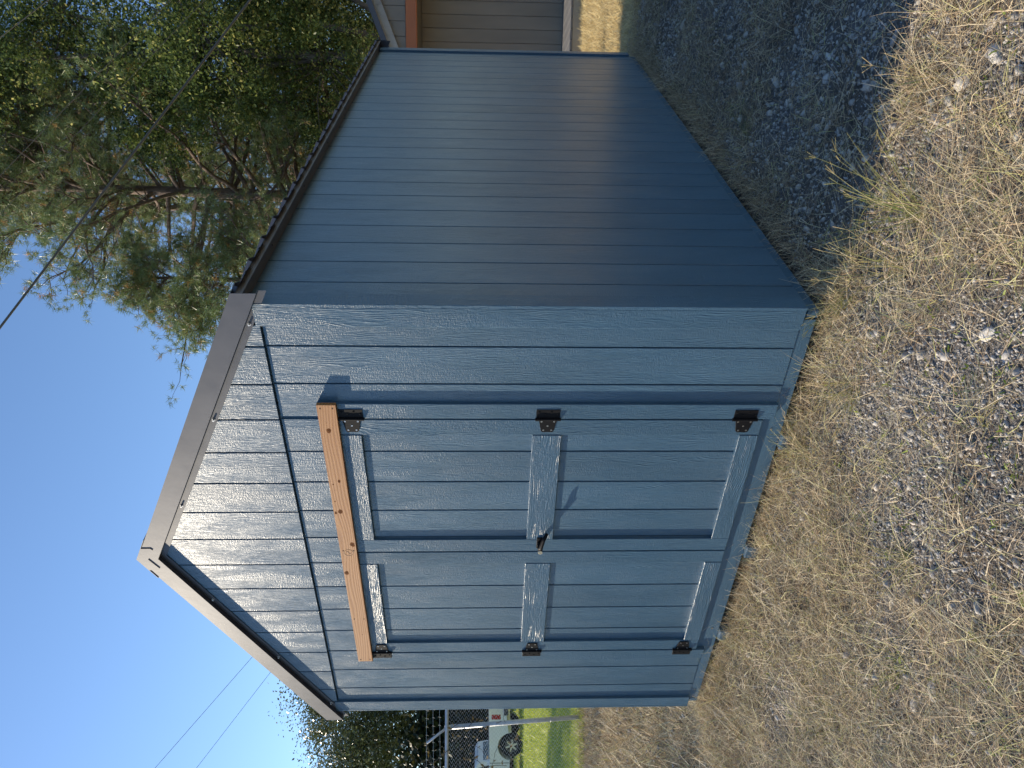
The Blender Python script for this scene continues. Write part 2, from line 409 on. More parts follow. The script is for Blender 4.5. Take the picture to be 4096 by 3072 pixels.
# wall bodies
WZ = 2.40
wallf = MB().box(-W + 0.03, -0.03, 0.0, 0.06, 0.0, WZ - 0.02).build('front_wall', M_BLUEFLAT, shed)
wallr = MB().box(-0.086, -0.026, 0.062, L - 0.088, -0.01, WZ).build('right_wall', M_BLUEFLAT, shed)
walll = MB().box(-W + 0.026, -W + 0.086, 0.062, L - 0.088, -0.01, WZ).build('left_wall', M_BLUEFLAT, shed)
wallb = MB().prism([(-W + 0.03, 0), (-0.03, 0), (-0.03, WZ - 0.02), (-W / 2, 3.08), (-W + 0.03, WZ - 0.02)], 'y', L - 0.086, L - 0.026).build('back_wall', M_BLUEFLAT, shed)
floor = MB().box(-W + 0.04, -0.04, 0.01, L - 0.04, -0.03, 0.0).build('floor_deck', M_SILL, shed)

XK = [-0.0165] + [-0.015 - 0.2032 * k for k in range(1, 15)] + [-W + 0.0165]
DR, DS, DL = -0.614, -1.5385, -2.455      # right edge, split and left edge of the doors
DZ0, DZ1 = 0.052, 2.10
def span(a, b, lo, hi):
    a, b = max(a, b), min(a, b); a = min(a, hi); b = max(b, lo); return (b, a) if a - b > 0.012 else None
for i in range(15):
    a, b = XK[i] - GAP / 2, XK[i + 1] + GAP / 2
    for lo, hi, z0, z1 in ((DR + 0.004, 1, 0.0, 2.332), (-9, DL - 0.004, 0.0, 2.332), (DL - 0.004, DR + 0.004, DZ1 + 0.005, 2.332)):
        s = span(a, b, lo, hi)
        if s: vboard('siding_board', wallf, 'front', s[0], s[1], z0, z1, 0.0, ST)
YK = [-0.002 + 0.2032 * k for k in range(0, 25)]
for i in range(24):
    a, b = max(YK[i] + GAP / 2, 0.0), min(YK[i + 1] - GAP / 2, L - 0.028)
    vboard('siding_board', wallr, 'right', a, b, -0.018, 2.392, 0.0, ST)
    vboard('siding_board', walll, 'left', a, b, -0.018, 2.392, 0.0, ST)
XB = 0.2032
for i in range(15):
    a, b = XK[i] - GAP / 2, XK[i + 1] + GAP / 2
    vboard('siding_board', wallb, 'back', b, a, 0.0, 2.36, 0.0, ST)

# roof geometry
RX = -W / 2; RZT = 3.215; EX = 0.058; EZ = 2.415; SL = (RZT - EZ) / (EX - RX)
def rz(x): return RZT - SL * abs(x - RX)
# gable panel, slightly proud of the wall below
gable = MB().prism([(-W + 0.112, 2.345), (-0.112, 2.345), (-0.112, rz(-0.112) - 0.118), (RX, rz(RX) - 0.118), (-W + 0.112, rz(-0.112) - 0.118)], 'y', -0.0105, 0.0).build('gable_panel', M_BLUEFLAT, shed)
for i in range(15):
    a, b = max(min(XK[i], -0.1095) , -W + 0.1095), max(min(XK[i + 1], -0.1095), -W + 0.1095)
    a -= GAP / 2 if i else 0; b += GAP / 2 if i < 14 else 0
    if a - b < 0.02: continue
    pts = [(b, 2.338), (a, 2.338), (a, rz(a) - 0.112)]
    if b < RX < a: pts.append((RX, rz(RX) - 0.112))
    pts.append((b, rz(b) - 0.112))
    mb = MB().prism(pts, 'y', -0.0105 - ST, -0.0105)
    mb.build('siding_board', M_SIDING, gable, bevel=0.0018, seg=1)
backg = MB().prism([(-W + 0.03, 2.36), (-0.03, 2.36), (-0.03, rz(-0.03) - 0.112), (RX, rz(RX) - 0.112), (-W + 0.03, rz(-0.03) - 0.112)], 'y', L - 0.026, L - 0.012).build('back_gable_panel', M_SIDING, shed)

# corner trim
TT = 0.0165
for side, pts in (('front', ((-0.1095, -0.0165), (-W + 0.0165, -W + 0.1095))), ('back', ((-0.1095, -0.0165), (-W + 0.0165, -W + 0.1095)))):
    for a, b in pts: vboard('corner_trim', shed, side, a, b, 0.0, 2.355, ST, TT, M_TRIM)
for side in ('right', 'left'):
    vboard('corner_trim', shed, side, -0.026, 0.068, 0.0, 2.390, ST, TT, M_TRIM)
    vboard('corner_trim', shed, side, L - 0.092, L, 0.0, 2.384, ST, TT + 0.004, M_TRIM)
# door casing
vboard('door_casing', shed, 'front', DR + 0.004, -0.524, 0.0, 2.152, ST, 0.018, M_TRIM)
vboard('door_casing', shed, 'front', -2.548, DL - 0.004, 0.0, 2.152, ST, 0.018, M_TRIM)
# doors
def door(xl, xr, label):
    d = MB().box(xl + 0.003, xr - 0.003, 0.0005, 0.045, DZ0, DZ1).build('door', M_BLUEFLAT, shed); d['label'] = label
    for i in range(15):
        s = span(XK[i] - GAP / 2, XK[i + 1] + GAP / 2, xl + 0.004, xr - 0.004)
        if s: vboard('siding_board', d, 'front', s[0], s[1], DZ0 + 0.002, DZ1, 0.0, ST)
    sw = 0.092
    for a in (xl + 0.004, xr - 0.004 - sw): vboard('stile', d, 'front', a, a + sw, DZ0, DZ1, ST, TT, M_TRIM)
    for z0, z1 in ((1.965, 2.075), (1.012, 1.152), (0.052, 0.147)): hboard('rail', d, xl + 0.004 + sw + 0.0015, xr - 0.004 - sw - 0.0015, z0, z1, ST, TT + 0.002, M_TRIM)
    return d
door(DS, DR, 'door leaf beside the long side wall, carrying the black lever handle')
door(DL, DS, 'door leaf on the far side from the side wall')

# bare wood plank screwed across the door head
PX0, PX1, PZ0, PZ1 = -2.512, -0.515, 2.062, 2.150
plank = link('shipping_plank', board_mesh(PZ1 - PZ0, PX1 - PX0, 0.019, 0.0015, M_PLANK), shed, (PX0, -0.0285, (PZ0 + PZ1) / 2), (0, math.pi / 2, 0))
plank['label'] = 'bare knotty pine plank screwed across the top of the doors'
PF = 0.019
def on_plank(xw, dz): return (-(dz), -PF, xw - PX0)   # plank local: z along x, x = -height
for xw, dz, r in ((-0.665, 0.003, .012), (-0.99, -0.008, .007), (-1.012, 0.024, .004), (-1.13, 0.028, .004), (-1.205, 0.010, .012), (-1.212, 0.034, .006), (-1.452, -0.026, .013), (-1.68, 0.028, .012), (-2.24, -0.005, .003)):
    k = MB(); c = on_plank(xw, dz); kr = random.uniform(1.0, 1.9)
    pts = [(c[0] + r * math.cos(t) * random.uniform(.8, 1.15), c[2] + r * kr * math.sin(t) * random.uniform(.8, 1.2)) for t in np.linspace(0, 2 * math.pi, 14)[:-1]]
    k.prism(pts, 'y', c[1] - 0.0002, c[1] + 0.001, 0)
    k.prism([((p[0] - c[0]) * .5 + c[0], (p[1] - c[2]) * .45 + c[2]) for p in pts], 'y', c[1] - 0.0004, c[1] + 0.001, 1)
    k.build('knot', [M_KNOT, M_KNOTC], plank)
# oval ink stamp with an S-shaped mark
stp = MB(); c = on_plank(-1.515, 0.0)
def ring2(pts, wd, closed=False):
    n_ = len(pts)
    for i in range(n_ if closed else n_ - 1):
        p, q = np.array(pts[i]), np.array(pts[(i + 1) % n_]); d = q - p; d = d / (np.hypot(*d) + 1e-9); o_ = np.array([-d[1], d[0]]) * wd
        stp.prism([tuple(p - o_), tuple(q - o_), tuple(q + o_), tuple(p + o_)], 'y', c[1] - 0.0005, c[1] + 0.0005)
ring2([(c[0] + .024 * math.cos(t), c[2] + .024 * math.sin(t)) for t in np.linspace(0, 2 * math.pi, 22)[:-1]], 0.0011, True)
ring2([(c[0] - (.013 - .026 * i / 10), c[2] + .010 * math.sin(2 * math.pi * i / 10)) for i in range(11)], 0.0016)
stp.build('ink_stamp', M_STAMP, plank)
for xw in (-0.535, -1.50, -2.09, -2.49):
    for dz in (0.028, -0.028):
        c = on_plank(xw, dz); MB().cyl((c[0], c[1] + .001, c[2]), (0, -1, 0), 0.0035, 0.0018, 8).build('screw', M_DARK, plank)

# hinges
def hinge(xe, zc, s, k):
    """xe: knuckle x, s=+1 butt leaf towards +x"""
    h = MB(); y0 = -0.0275
    h.box(min(xe, xe + s * 0.055), max(xe, xe + s * 0.055), y0 - 0.003, y0 - 0.0002, zc - 0.056, zc + 0.056)
    a, b = xe - s * 0.004, xe - s * 0.079
    pts = [(a, zc - 0.043), (a, zc + 0.043), (b + s * .008, zc + 0.031), (b, zc + 0.024), (b, zc - 0.024), (b + s * .008, zc - 0.031)]
    if s < 0: pts = pts[::-1]
    h.prism(pts, 'y', y0 - 0.0042, y0 - 0.0005)
    o = h.build('hinge', M_BLACK, shed, bevel=0.0008, seg=1)
    kn = MB()
    for z0, z1, r in ((-.06, -.032, .0075), (-.031, .031, .0068), (.032, .06, .0075)): kn.cyl((xe, y0 - 0.006, zc + z0), (0, 0, 1), r, z1 - z0, 12)
    kn.build('knuckle', M_BLACK, o, smooth=False)
    for dx, dz in ((.040, .043), (.028, .014), (.040, -.014), (.028, -.043), (-.014, .030), (-.014, -.030), (-.040, 0), (-.066, .019), (-.066, -.019)):
        q = MB(); q.cyl((xe + s * dx, y0 - 0.0028, zc + dz), (0, -1, 0), 0.0052, 0.0024, 8, 0, 0.0042); q.cyl((xe + s * dx, y0 - 0.0052, zc + dz), (0, -1, 0), 0.0018, 0.0004, 6, 1)
        q.build('screw', [M_BLACK if dx > 0 else M_ZINC, M_DARK], o)
for zc in (2.003, 1.083, 0.143):
    hinge(-0.609, zc, 1, 0); hinge(-2.447, zc, -1, 0)
# lever handle with key lock
hd = MB()
hd.box(-1.505, -1.425, -0.034, -0.026, 1.066, 1.098)
hd.cyl((-1.462, -0.034, 1.082), (0, -1, 0), 0.013, 0.045, 14)
ho = hd.build('door_handle', M_BLACK, shed, bevel=0.002)
lv = MB(); lv.tube([(-1.470, -0.082, 1.082), (-1.44, -0.084, 1.078), (-1.39, -0.083, 1.068), (-1.345, -0.078, 1.052)], [0.013, 0.0115, 0.010, 0.0085], 10)
lv.build('lever', M_BLACK, ho, smooth=True)
lk = MB(); lk.cyl((-1.470, -0.090, 1.082), (0, -1, 0), 0.0125, 0.006, 16); lk.box(-1.4712, -1.4688, -0.0965, -0.0955, 1.076, 1.088, 1)
lk.build('lock_cylinder', [M_CHROME, M_DARK], ho)

# sill, sleepers
fs = link('front_sill', board_mesh(0.115, W - 0.14, 0.038, 0.003, M_SILL), shed, (-W + 0.07, 0.034, -0.008), (0, math.pi / 2, 0))
for x0 in (-0.064, -W + 0.026):
    MB().box(x0, x0 + 0.038, -0.002, L - 0.03, -0.070, -0.0185).build('side_sill', M_SILL, shed, bevel=0.006)
for x0 in (-0.80, -1.60, -2.36):
    MB().box(x0, x0 + 0.088, -0.030, L - 0.05, -0.16, -0.0665).build('skid', M_SILL, shed, bevel=0.004)
for xw, zw in ((-0.69, -0.01), (-2.27, -0.02)):
    q = MB(); q.cyl((xw, -0.003, zw), (0, -1, 0), 0.006, 0.003, 8); q.build('screw', M_ZINC, shed)

# roof: deck, ribbed sheets, ridge cap, rake and eave trim
roof = MB()
for s in (1, -1):
    e = RX + s * (EX - RX - 0.02)
    roof.prism([(RX, RZT - 0.05), (e, rz(e) - 0.03), (e, rz(e) - 0.012), (RX, RZT - 0.012)] if s > 0 else [(e, rz(e) - 0.03), (RX, RZT - 0.05), (RX, RZT - 0.012), (e, rz(e) - 0.012)], 'y', -0.03, L + 0.03)
roof = roof.build('roof', M_EAVE, shed)
PITCH = 0.2286
prof = []                                  # one rib + flat, repeated along y
Y0, Y1 = -0.028, L + 0.03
nr = int((Y1 - Y0) / PITCH) + 1
for sh in range(6):
    ya = Y0 + sh * 4 * PITCH; 
    if ya > Y1 - 0.05: break
    yy = []; hh = []
    for r in range(4):
        b = ya + r * PITCH
        for dy, h in ((0.0, 0.0), (0.012, 0.019), (0.034, 0.019), (0.046, 0.0), (0.12, 0.0), (0.126, 0.004), (0.140, 0.004), (0.146, 0.0)):
            if b + dy < Y1: yy.append(b + dy); hh.append(h)
    yy.append(min(ya + 4 * PITCH + 0.001, Y1)); hh.append(0.0)
    for s in (1, -1):
        mb = MB(); e = RX + s * (EX + 0.022 - RX); n_ = len(yy)
        vv = []
        for x in (RX + s * 0.01, e):
            for t in (0.0, -0.0025):
                for y, h in zip(yy, hh): vv.append((x, y, rz(x) - 0.008 + h + t))
        ff = []
        for i in range(n_ - 1):
            ff += [(i, i + 1, 2 * n_ + i + 1, 2 * n_ + i), (n_ + i, 3 * n_ + i, 3 * n_ + i + 1, n_ + i + 1), (2 * n_ + i, 2 * n_ + i + 1, 3 * n_ + i + 1, 3 * n_ + i), (i, n_ + i, n_ + i + 1, i + 1)]
        if s < 0: ff = [f[::-1] for f in ff]
        mb.add(vv, ff).build('metal_sheet', M_METAL, roof)
cap = MB()
for s in (1, -1):
    for xa, xb, t in ((0.0, 0.15, 0.016),):
        a, b = RX + s * xa, RX + s * xb
        q = [(a, rz(a) + t), (b, rz(b) + t), (b, rz(b) + t - 0.003), (a, rz(a) + t - 0.003)]
        cap.prism(q if s < 0 else q[::-1], 'y', -0.054, L + 0.045)
    a, b = RX, RX + s * 0.085              # folded end over the rake
    q = [(a, rz(a) + 0.013), (b, rz(b) + 0.013), (b, rz(b) - 0.036), (b - s * 0.012, rz(b) - 0.046), (a, rz(a) - 0.046)]
    cap.prism(q if s < 0 else q[::-1], 'y', -0.0545, -0.0525)
cap.build('ridge_cap', M_METAL, roof)
def slab(mb, x0, x1, y0, y1, d0, d1):
    """bar that follows the roof slope; d below the roof line"""
    mb.hexa([(x0, y0, rz(x0) - d1), (x1, y0, rz(x1) - d1), (x1, y1, rz(x1) - d1), (x0, y1, rz(x0) - d1), (x0, y0, rz(x0) - d0), (x1, y0, rz(x1) - d0), (x1, y1, rz(x1) - d0), (x0, y1, rz(x0) - d0)])
for s in (1, -1):
    for front in (1, 0):
        mb = MB(); a, b = (RX, EX + 0.004) if s > 0 else (-W - EX - 0.004, RX)
        def Yp(p): return p if front else L - 0.012 - (p + 0.012)
        def sl(y0, y1, d0, d1):
            ya, yb = sorted((Yp(y0), Yp(y1))); slab(mb, a, b, ya, yb, d0, d1)
        sl(-0.0515, 0.045, -0.010, -0.008)
        sl(-0.0515, -0.0495, -0.008, 0.097)
        sl(-0.0493, -0.021, 0.095, 0.097)
        sl(-0.0245, -0.0225, 0.0972, 0.132)
        o = mb.build('rake_trim', M_METAL, roof)
        if front:
            for x in ((-0.10, -0.62, -1.18) if s > 0 else (-W + 0.10, -W + 0.62, -W + 1.18)):
                q = MB(); q.cyl((x, -0.0245, rz(x) - 0.114), (0, -1, 0), 0.0075, 0.002, 12); q.cyl((x, -0.0265, rz(x) - 0.114), (0, -1, 0), 0.0048, 0.008, 6)
                q.build('screw', M_GALV, o)
for s in (1, -1):
    x0, x1 = (-0.0165, EX - 0.006) if s > 0 else (-W - EX + 0.006, -W + 0.0165)
    mb = MB(); mb.box(x0, x1, -0.018, L + 0.02, 2.386, 2.392)
    xo = x1 if s > 0 else x0 - 0.003
    mb.box(xo, xo + 0.003, -0.04, L + 0.02, 2.377, 2.408)
    o = mb.build('eave_trim', M_EAVE, roof)
    for y in np.arange(0.5, L, 0.75):
        q = MB(); q.cyl(((x0 + x1) / 2, y, 2.386), (0, 0, -1), 0.005, 0.004, 8); q.build('screw', M_EAVE, o)

# ------------------------------------------------------------------ the porch shed behind
PA = math.atan2(0.414, 0.91)
porch = empty('porch_shed', (-0.985, 8.375, -0.06), PA)
tag(porch, 'taupe wooden cabin shed with recessed porch and red cedar beam', 'shed')
PW, PDK, PL = 3.66, 0.225, 5.0
def pvb(name, parent, x0, x1, z0, z1, y, th, mat, rotz=0.0):
    return link(name, board_mesh(abs(x1 - x0), z1 - z0, th, 0.003, mat), parent, ((x0 + x1) / 2, y, z0), (0, 0, rotz))
pwall = MB().box(0.05, PW - 0.05, 1.20, 1.28, PDK, 2.55).build('porch_wall', M_TAN, porch)
for i in range(18):
    pvb('siding_board', pwall, 0.05 + i * 0.2 + 0.004, 0.05 + (i + 1) * 0.2 - 0.004, PDK, 2.42, 1.20, 0.012, M_TAN)
body = MB()
body.box(0.0, 0.05, 1.20, PL, PDK - .02, 2.55); body.box(PW - 0.05, PW, 1.20, PL, PDK - .02, 2.55); body.box(0.05, PW - 0.05, PL - 0.08, PL, PDK - .02, 2.55)
body.build('outer_wall', M_TAN, porch)
dk = MB().box(0.02, PW - 0.02, 0.03, 1.2, PDK - 0.16, PDK - 0.03).build('porch_deck', M_BEIGE, porch)
nb = int((PW) / 0.145)
for i in range(nb):
    MB().box(i * 0.145 + 0.003, (i + 1) * 0.145 - 0.003, -0.006, 1.195, PDK - 0.028, PDK).build('deck_board', M_DECK, dk, bevel=0.003, seg=1)
MB().box(0.0, PW, 0.0, 0.028, PDK - 0.175, PDK - 0.030).build('rim_board', M_BEIGE, porch, bevel=0.003)
for x in (0.4, 1.8, 3.2): MB().box(x, x + 0.19, 0.1, PL - 0.1, -0.03, PDK - 0.165).build('skid', M_DECK, porch)
bm_ = link('porch_beam', board_mesh(0.155, PW, 0.07, 0.005, M_BEAM), porch, (0.0, 0.06, 2.475), (0, math.pi / 2, 0))
bm_['label'] = 'red cedar beam over the porch opening'
MB().tube([(0.0, -0.072, 0.2), (0.01, -0.072, 0.212), (0.022, -0.072, 0.2), (0.022, -0.072, 0.19)], 0.003, 5).build('knot', M_KNOT, bm_)
for x in (0.02, PW - 0.11): MB().box(x, x + 0.09, 0.0, 0.09, PDK, 2.395).build('porch_post', M_BEAM, porch, bevel=0.004)
def pz(x): return 2.72 + 0.386 * (PW / 2 - abs(x - PW / 2))
pg = MB().prism([(0.0, 2.556), (PW, 2.556), (PW, pz(PW) - 0.10), (PW / 2, pz(PW / 2) - 0.12), (0, pz(0) - 0.10)], 'y', 0.02, 0.06).build('porch_gable', M_TAN, porch)
for i in range(18):
    a, b = 0.03 + i * 0.2 + 0.004, 0.03 + (i + 1) * 0.2 - 0.004
    pts = [(a, 2.556), (b, 2.556), (b, pz(b) - 0.1)]
    if a < PW / 2 < b: pts.append((PW / 2, pz(PW / 2) - 0.1))
    pts.append((a, pz(a) - 0.1))
    MB().prism(pts, 'y', 0.006, 0.0198).build('siding_board', M_TAN, pg)
pr_ = MB()
for s in (0, 1):
    x0, x1 = (-0.18, PW / 2) if s == 0 else (PW / 2, PW + 0.18)
    z = lambda x: 2.72 + 0.386 * (PW / 2 - abs(x - PW / 2))
    pr_.hexa([(x0, -0.10, z(x0) - 0.02), (x1, -0.10, z(x1) - 0.02), (x1, PL + .1, z(x1) - 0.02), (x0, PL + .1, z(x0) - 0.02), (x0, -0.10, z(x0) + .03), (x1, -0.10, z(x1) + .03), (x1, PL + .1, z(x1) + .03), (x0, PL + .1, z(x0) + .03)])
pro = pr_.build('porch_roof', M_METAL, porch)
for s in (0, 1):
    x0, x1 = (-0.18, PW / 2) if s == 0 else (PW / 2, PW + 0.18)
    for nm, y0, y1, d0, d1, mt in (('rake_fascia', -0.125, -0.102, -0.035, 0.045, M_METAL), ('rake_board', -0.06, -0.035, 0.021, 0.17, M_TANTRIM)):
        q = MB(); q.hexa([(x0, y0, z(x0) - d1), (x1, y0, z(x1) - d1), (x1, y1, z(x1) - d1), (x0, y1, z(x0) - d1), (x0, y0, z(x0) - d0), (x1, y0, z(x1) - d0), (x1, y1, z(x1) - d0), (x0, y1, z(x0) - d0)])
        q.build(nm, mt, pro)

# ------------------------------------------------------------------ chain-link fence
fence = empty('chain_link_fence', (FP[0], FP[1], 0.0), math.atan2(FD[1], FD[0]))
tag(fence, 'galvanised chain-link fence with barbed wire on slanted arms', 'fence')
S0, S1, HT = -9.0, 5.2, 1.87
MB().tube([(S0, 0, HT), (S1, 0, HT - 0.01)], 0.024, 10).build('top_rail', M_GALV, fence, smooth=True)
for k, s in enumerate((-8.9, -6.0, -3.0, 0.0, 3.0, 5.15)):
    lean = -0.135 if k == 3 else -0.05
    p = MB(); p.tube([(s, 0.035, -0.25), (s + lean, 0.035, HT - 0.02)], 0.031, 12); o = p.build('fence_post', M_GALV, fence, smooth=True)
    MB().tube([(s + lean, 0.035, HT - 0.06), (s + lean, 0.02, HT + 0.02)], 0.034, 10).build('post_cap', M_GALV, o)
    MB().tube([(s + lean, 0.03, HT - 0.01), (s + lean - 0.165, -0.06, HT + 0.26)], [0.019, 0.015], 8).build('barb_arm', M_GALV, o, smooth=True)
    for zz in (0.45, 0.9, 1.35, 1.66):
        t = (zz + .25) / (HT + .23); xx = s + lean * t
        MB().tube([(xx + 0.036 * math.cos(a), 0.030 + 0.036 * math.sin(a), zz) for a in np.linspace(0, 2 * math.pi, 9)], 0.004, 4).build('tie_wire', M_GALV, o)
# mesh: each wire zig-zags upwards, hooked into its neighbours
pit = 0.0575; nz = int(HT / pit) * 2; nw = int((S1 - S0) / pit)
ks = np.arange(nz + 1); zz = 0.015 + ks * (HT - 0.03) / nz
xo = np.where(ks % 2 == 0, 0.0, pit)[None, :] + (S0 + np.arange(nw) * pit)[:, None] + np.where(np.arange(nw) % 2 == 0, 0, 0)[:, None]
yo = np.where(ks % 2 == 0, -0.003, 0.003)[None, :] * np.ones((nw, 1))
P = np.stack([xo, yo, np.broadcast_to(zz, xo.shape)], -1)
offs = np.array([[0.0, 0.0036, 0], [0.0034, -0.0018, 0], [-0.0034, -0.0018, 0]])
V = (P[:, :, None, :] + offs[None, None]).reshape(-1, 3)
base = (np.arange(nw)[:, None] * (nz + 1) + np.arange(nz)[None, :]).reshape(-1) * 3
F = np.concatenate([np.stack([base + a, base + b, base + 3 + b, base + 3 + a], 1) for a, b in ((0, 1), (1, 2), (2, 0))])
mo = link('wire_mesh', np_mesh('wire_mesh', V, F, M_GALV), fence); mo['kind'] = 'stuff'
for j, (dx, dy, dz) in enumerate(((-0.055, -0.01, 0.09), (-0.10, -0.03, 0.17), (-0.16, -0.055, 0.255))):
    q = MB(); pts = [(x, dy, HT + dz + 0.01 * math.sin(x * 1.7 + j)) for x in np.linspace(S0, S1, 40)]
    q.tube(pts, 0.0022, 4)
    for x in np.arange(S0, S1, 0.11):
        q.tube([(x, dy, HT + dz - 0.018), (x + .006, dy + .004, HT + dz + 0.018)], 0.0014, 3); q.tube([(x + .01, dy - .015, HT + dz), (x + .012, dy + .015, HT + dz + .006)], 0.0014, 3)
    q.build('barbed_wire', M_GALV, fence)
# dead vines climbing the fence
vine = MB(); vr = random.Random(5); vl = []
for i in range(46):
    x = vr.uniform(-4.0, 0.8); zv = vr.uniform(0.9, 1.9); p = Vector((x, vr.uniform(-.03, .03), zv)); pts = [p.copy()]
    d = Vector((vr.uniform(-1, 1), 0, vr.uniform(-.4, 1))).normalized()
    for k in range(vr.randint(7, 16)):
        d = (d + Vector((vr.gauss(0, .45), vr.gauss(0, .12), vr.gauss(0, .45)))).normalized(); p = p + d * 0.06
        p.y = max(-.09, min(.07, p.y)); p.z = min(p.z, HT + 0.38); pts.append(p.copy())
        if vr.random() < .5: vl.append((p.copy(), vr.random()))
    vine.tube(pts, [0.0035] * (len(pts) - 1) + [0.0015], 4)
vo = empty('dead_vine', (FP[0], FP[1], 0.0), math.atan2(FD[1], FD[0])); tag(vo, 'leafless tangled vine with few brown leaves on chain-link fence', 'vine')
vine.build('stem', M_BARK2, vo)
lm = MB()
for p, t in vl:
    a = Vector((vr.gauss(0, 1), vr.gauss(0, 1), vr.gauss(0, 1))).normalized(); b = a.orthogonal().normalized(); s_ = vr.uniform(.02, .04)
    lm.add([p, p + a * s_ + b * s_ * .5, p + a * s_ * 2, p + a * s_ - b * s_ * .5], [(0, 1, 2, 3)])
lm.build('leaf_cluster', plain('brown_vine_leaf', (0.30, 0.20, 0.08), 0.6), vo)['kind'] = 'stuff'

# ------------------------------------------------------------------ white pickup beyond the fence
TH = math.atan2(-0.5886, -0.8084)
truck = empty('pickup_truck', (-21.85, 9.92, 0.085), TH)
tag(truck, 'white pickup truck parked on the lawn behind chain-link fence', 'truck')
M_WHITE = plain('white_car_paint', (0.82, 0.82, 0.82), 0.25, 0.0, 0.6, nscale=2, namp=0.04)
M_GLASS = plain('dark_car_glass', (0.02, 0.025, 0.03), 0.08, 0.0, 0.8)
M_TYRE = plain('tyre_rubber', (0.018, 0.018, 0.018), 0.8, bs=0.3, bd=0.005, bscale=60)
M_ALLOY = plain('alloy_wheel', (0.55, 0.56, 0.58), 0.3, 0.9)
M_RED = plain('red_tail_lens', (0.40, 0.012, 0.010), 0.2)
M_BUMP = plain('dark_bumper', (0.05, 0.05, 0.055), 0.5)
WB, RW = 3.15, 0.36
def arch(cx, r, z0, n=9): return [(cx + r * math.cos(t), RW + r * math.sin(t)) for t in np.linspace(math.pi, 0, n)]
prof = [(-0.98, 0.52), (-0.44, 0.45)] + arch(0, 0.44, 0) + [(0.44, 0.42), (WB - 0.45, 0.40)] + arch(WB, 0.44, 0) + [(WB + 0.72, 0.42), (WB + 0.80, 0.55), (WB + 0.78, 0.82), (WB + 0.5, 0.93), (2.05, 1.02), (0.52, 1.06), (-0.98, 1.08)]
MB().prism(prof, 'y', -0.84, 0.84).build('body', M_WHITE, truck, bevel=0.035, seg=3, smooth=False)
MB().prism([(0.50, 1.0), (2.15, 1.0), (1.55, 1.50), (1.30, 1.54), (0.72, 1.53), (0.56, 1.44)], 'y', -0.72, 0.72).build('cab', M_WHITE, truck, bevel=0.05, seg=3)
bed = MB(); bed.box(-0.93, 0.44, -0.74, 0.74, 1.062, 1.085); bed.build('bed_liner', M_BUMP, truck)
for sgn in (-1, 1):
    y = sgn * 0.722
    for pts in ([(0.64, 1.08), (1.06, 1.08), (1.06, 1.45), (0.74, 1.45)], [(1.12, 1.08), (1.96, 1.06), (1.52, 1.44), (1.12, 1.46)]):
        pts2 = pts if sgn < 0 else pts[::-1]
        MB().prism(pts2, 'y', y - 0.006, y + 0.006).build('side_window', M_GLASS, truck)
    MB().box(1.08, 1.10, sgn * 0.842 - .002, sgn * 0.842 + .002, 0.45, 1.0).build('door_seam', M_DARK, truck)
    MB().box(0.505, 0.520, sgn * 0.842 - .003, sgn * 0.842 + .003, 0.44, 1.05).build('bed_gap', M_DARK, truck)
    MB().box(1.90, 2.05, sgn * 0.93 - .06, sgn * 0.93 + .06, 1.05, 1.2).build('mirror', M_BUMP, truck, bevel=0.03)
    MB().box(1.16, 1.30, sgn * 0.85 - .012, sgn * 0.85 + .012, 0.90, 0.935).build('door_handle', M_BUMP, truck, bevel=0.008)
    MB().box(-0.992, -0.86, sgn * 0.80 - .05, sgn * 0.80 + .05, 0.70, 1.0).build('tail_light', M_RED, truck, bevel=0.02)
    MB().box(WB + 0.66, WB + 0.79, sgn * 0.72 - .12, sgn * 0.72 + .1, 0.62, 0.78).build('headlight', M_CHROME, truck, bevel=0.03)
    for cx in (0, WB):
        wh = empty('wheel', (cx, sgn * 0.70, RW), 0, truck)
        t = MB(); ring = []
        for r, yy in ((0.20, -.09), (0.30, -.105), (0.345, -.085), (RW, -.05), (RW, .05), (0.345, .085), (0.30, .105), (0.20, .09)): ring.append((r, yy))
        n_ = 28; vv = [(r * math.cos(2 * math.pi * k / n_), yy, r * math.sin(2 * math.pi * k / n_)) for r, yy in ring for k in range(n_)]
        ff = [(i * n_ + k, i * n_ + (k + 1) % n_, (i + 1) * n_ + (k + 1) % n_, (i + 1) * n_ + k) for i in range(7) for k in range(n_)]
        t.add(vv, ff).build('tyre', M_TYRE, wh, smooth=True)
        rm = MB(); rm.tube([(0, -.05, 0), (0, .05, 0)], [0.205, 0.205], 24, 1)
        for a in range(6):
            th = a * math.pi / 3 + .2; u = Vector((math.cos(th), 0, math.sin(th))); p_ = Vector((-u.z, 0, u.x)); yy = sgn * 0.078
            rm.hexa([u * .03 - p_ * .035 + Vector((0, yy - .02, 0)), u * .20 - p_ * .022 + Vector((0, yy - .02, 0)), u * .20 + p_ * .022 + Vector((0, yy - .02, 0)), u * .03 + p_ * .035 + Vector((0, yy - .02, 0)),
                     u * .03 - p_ * .035 + Vector((0, yy, 0)), u * .20 - p_ * .022 + Vector((0, yy, 0)), u * .20 + p_ * .022 + Vector((0, yy, 0)), u * .03 + p_ * .035 + Vector((0, yy, 0))])
        rm.cyl((0, sgn * .055, 0), (0, sgn, 0), 0.055, 0.03, 16)
        rm.tube([(0.205 * math.cos(a), sgn * .075, 0.205 * math.sin(a)) for a in np.linspace(0, 2 * math.pi, 25)], 0.014, 6)
        rm.build('rim', [M_ALLOY, M_BUMP], wh)
MB().box(-1.12, -0.97, -0.83, 0.83, 0.46, 0.60).build('rear_bumper', M_BUMP, truck, bevel=0.03)
MB().box(WB + 0.74, WB + 0.90, -0.83, 0.83, 0.40, 0.58).build('front_bumper', M_BUMP, truck, bevel=0.03)
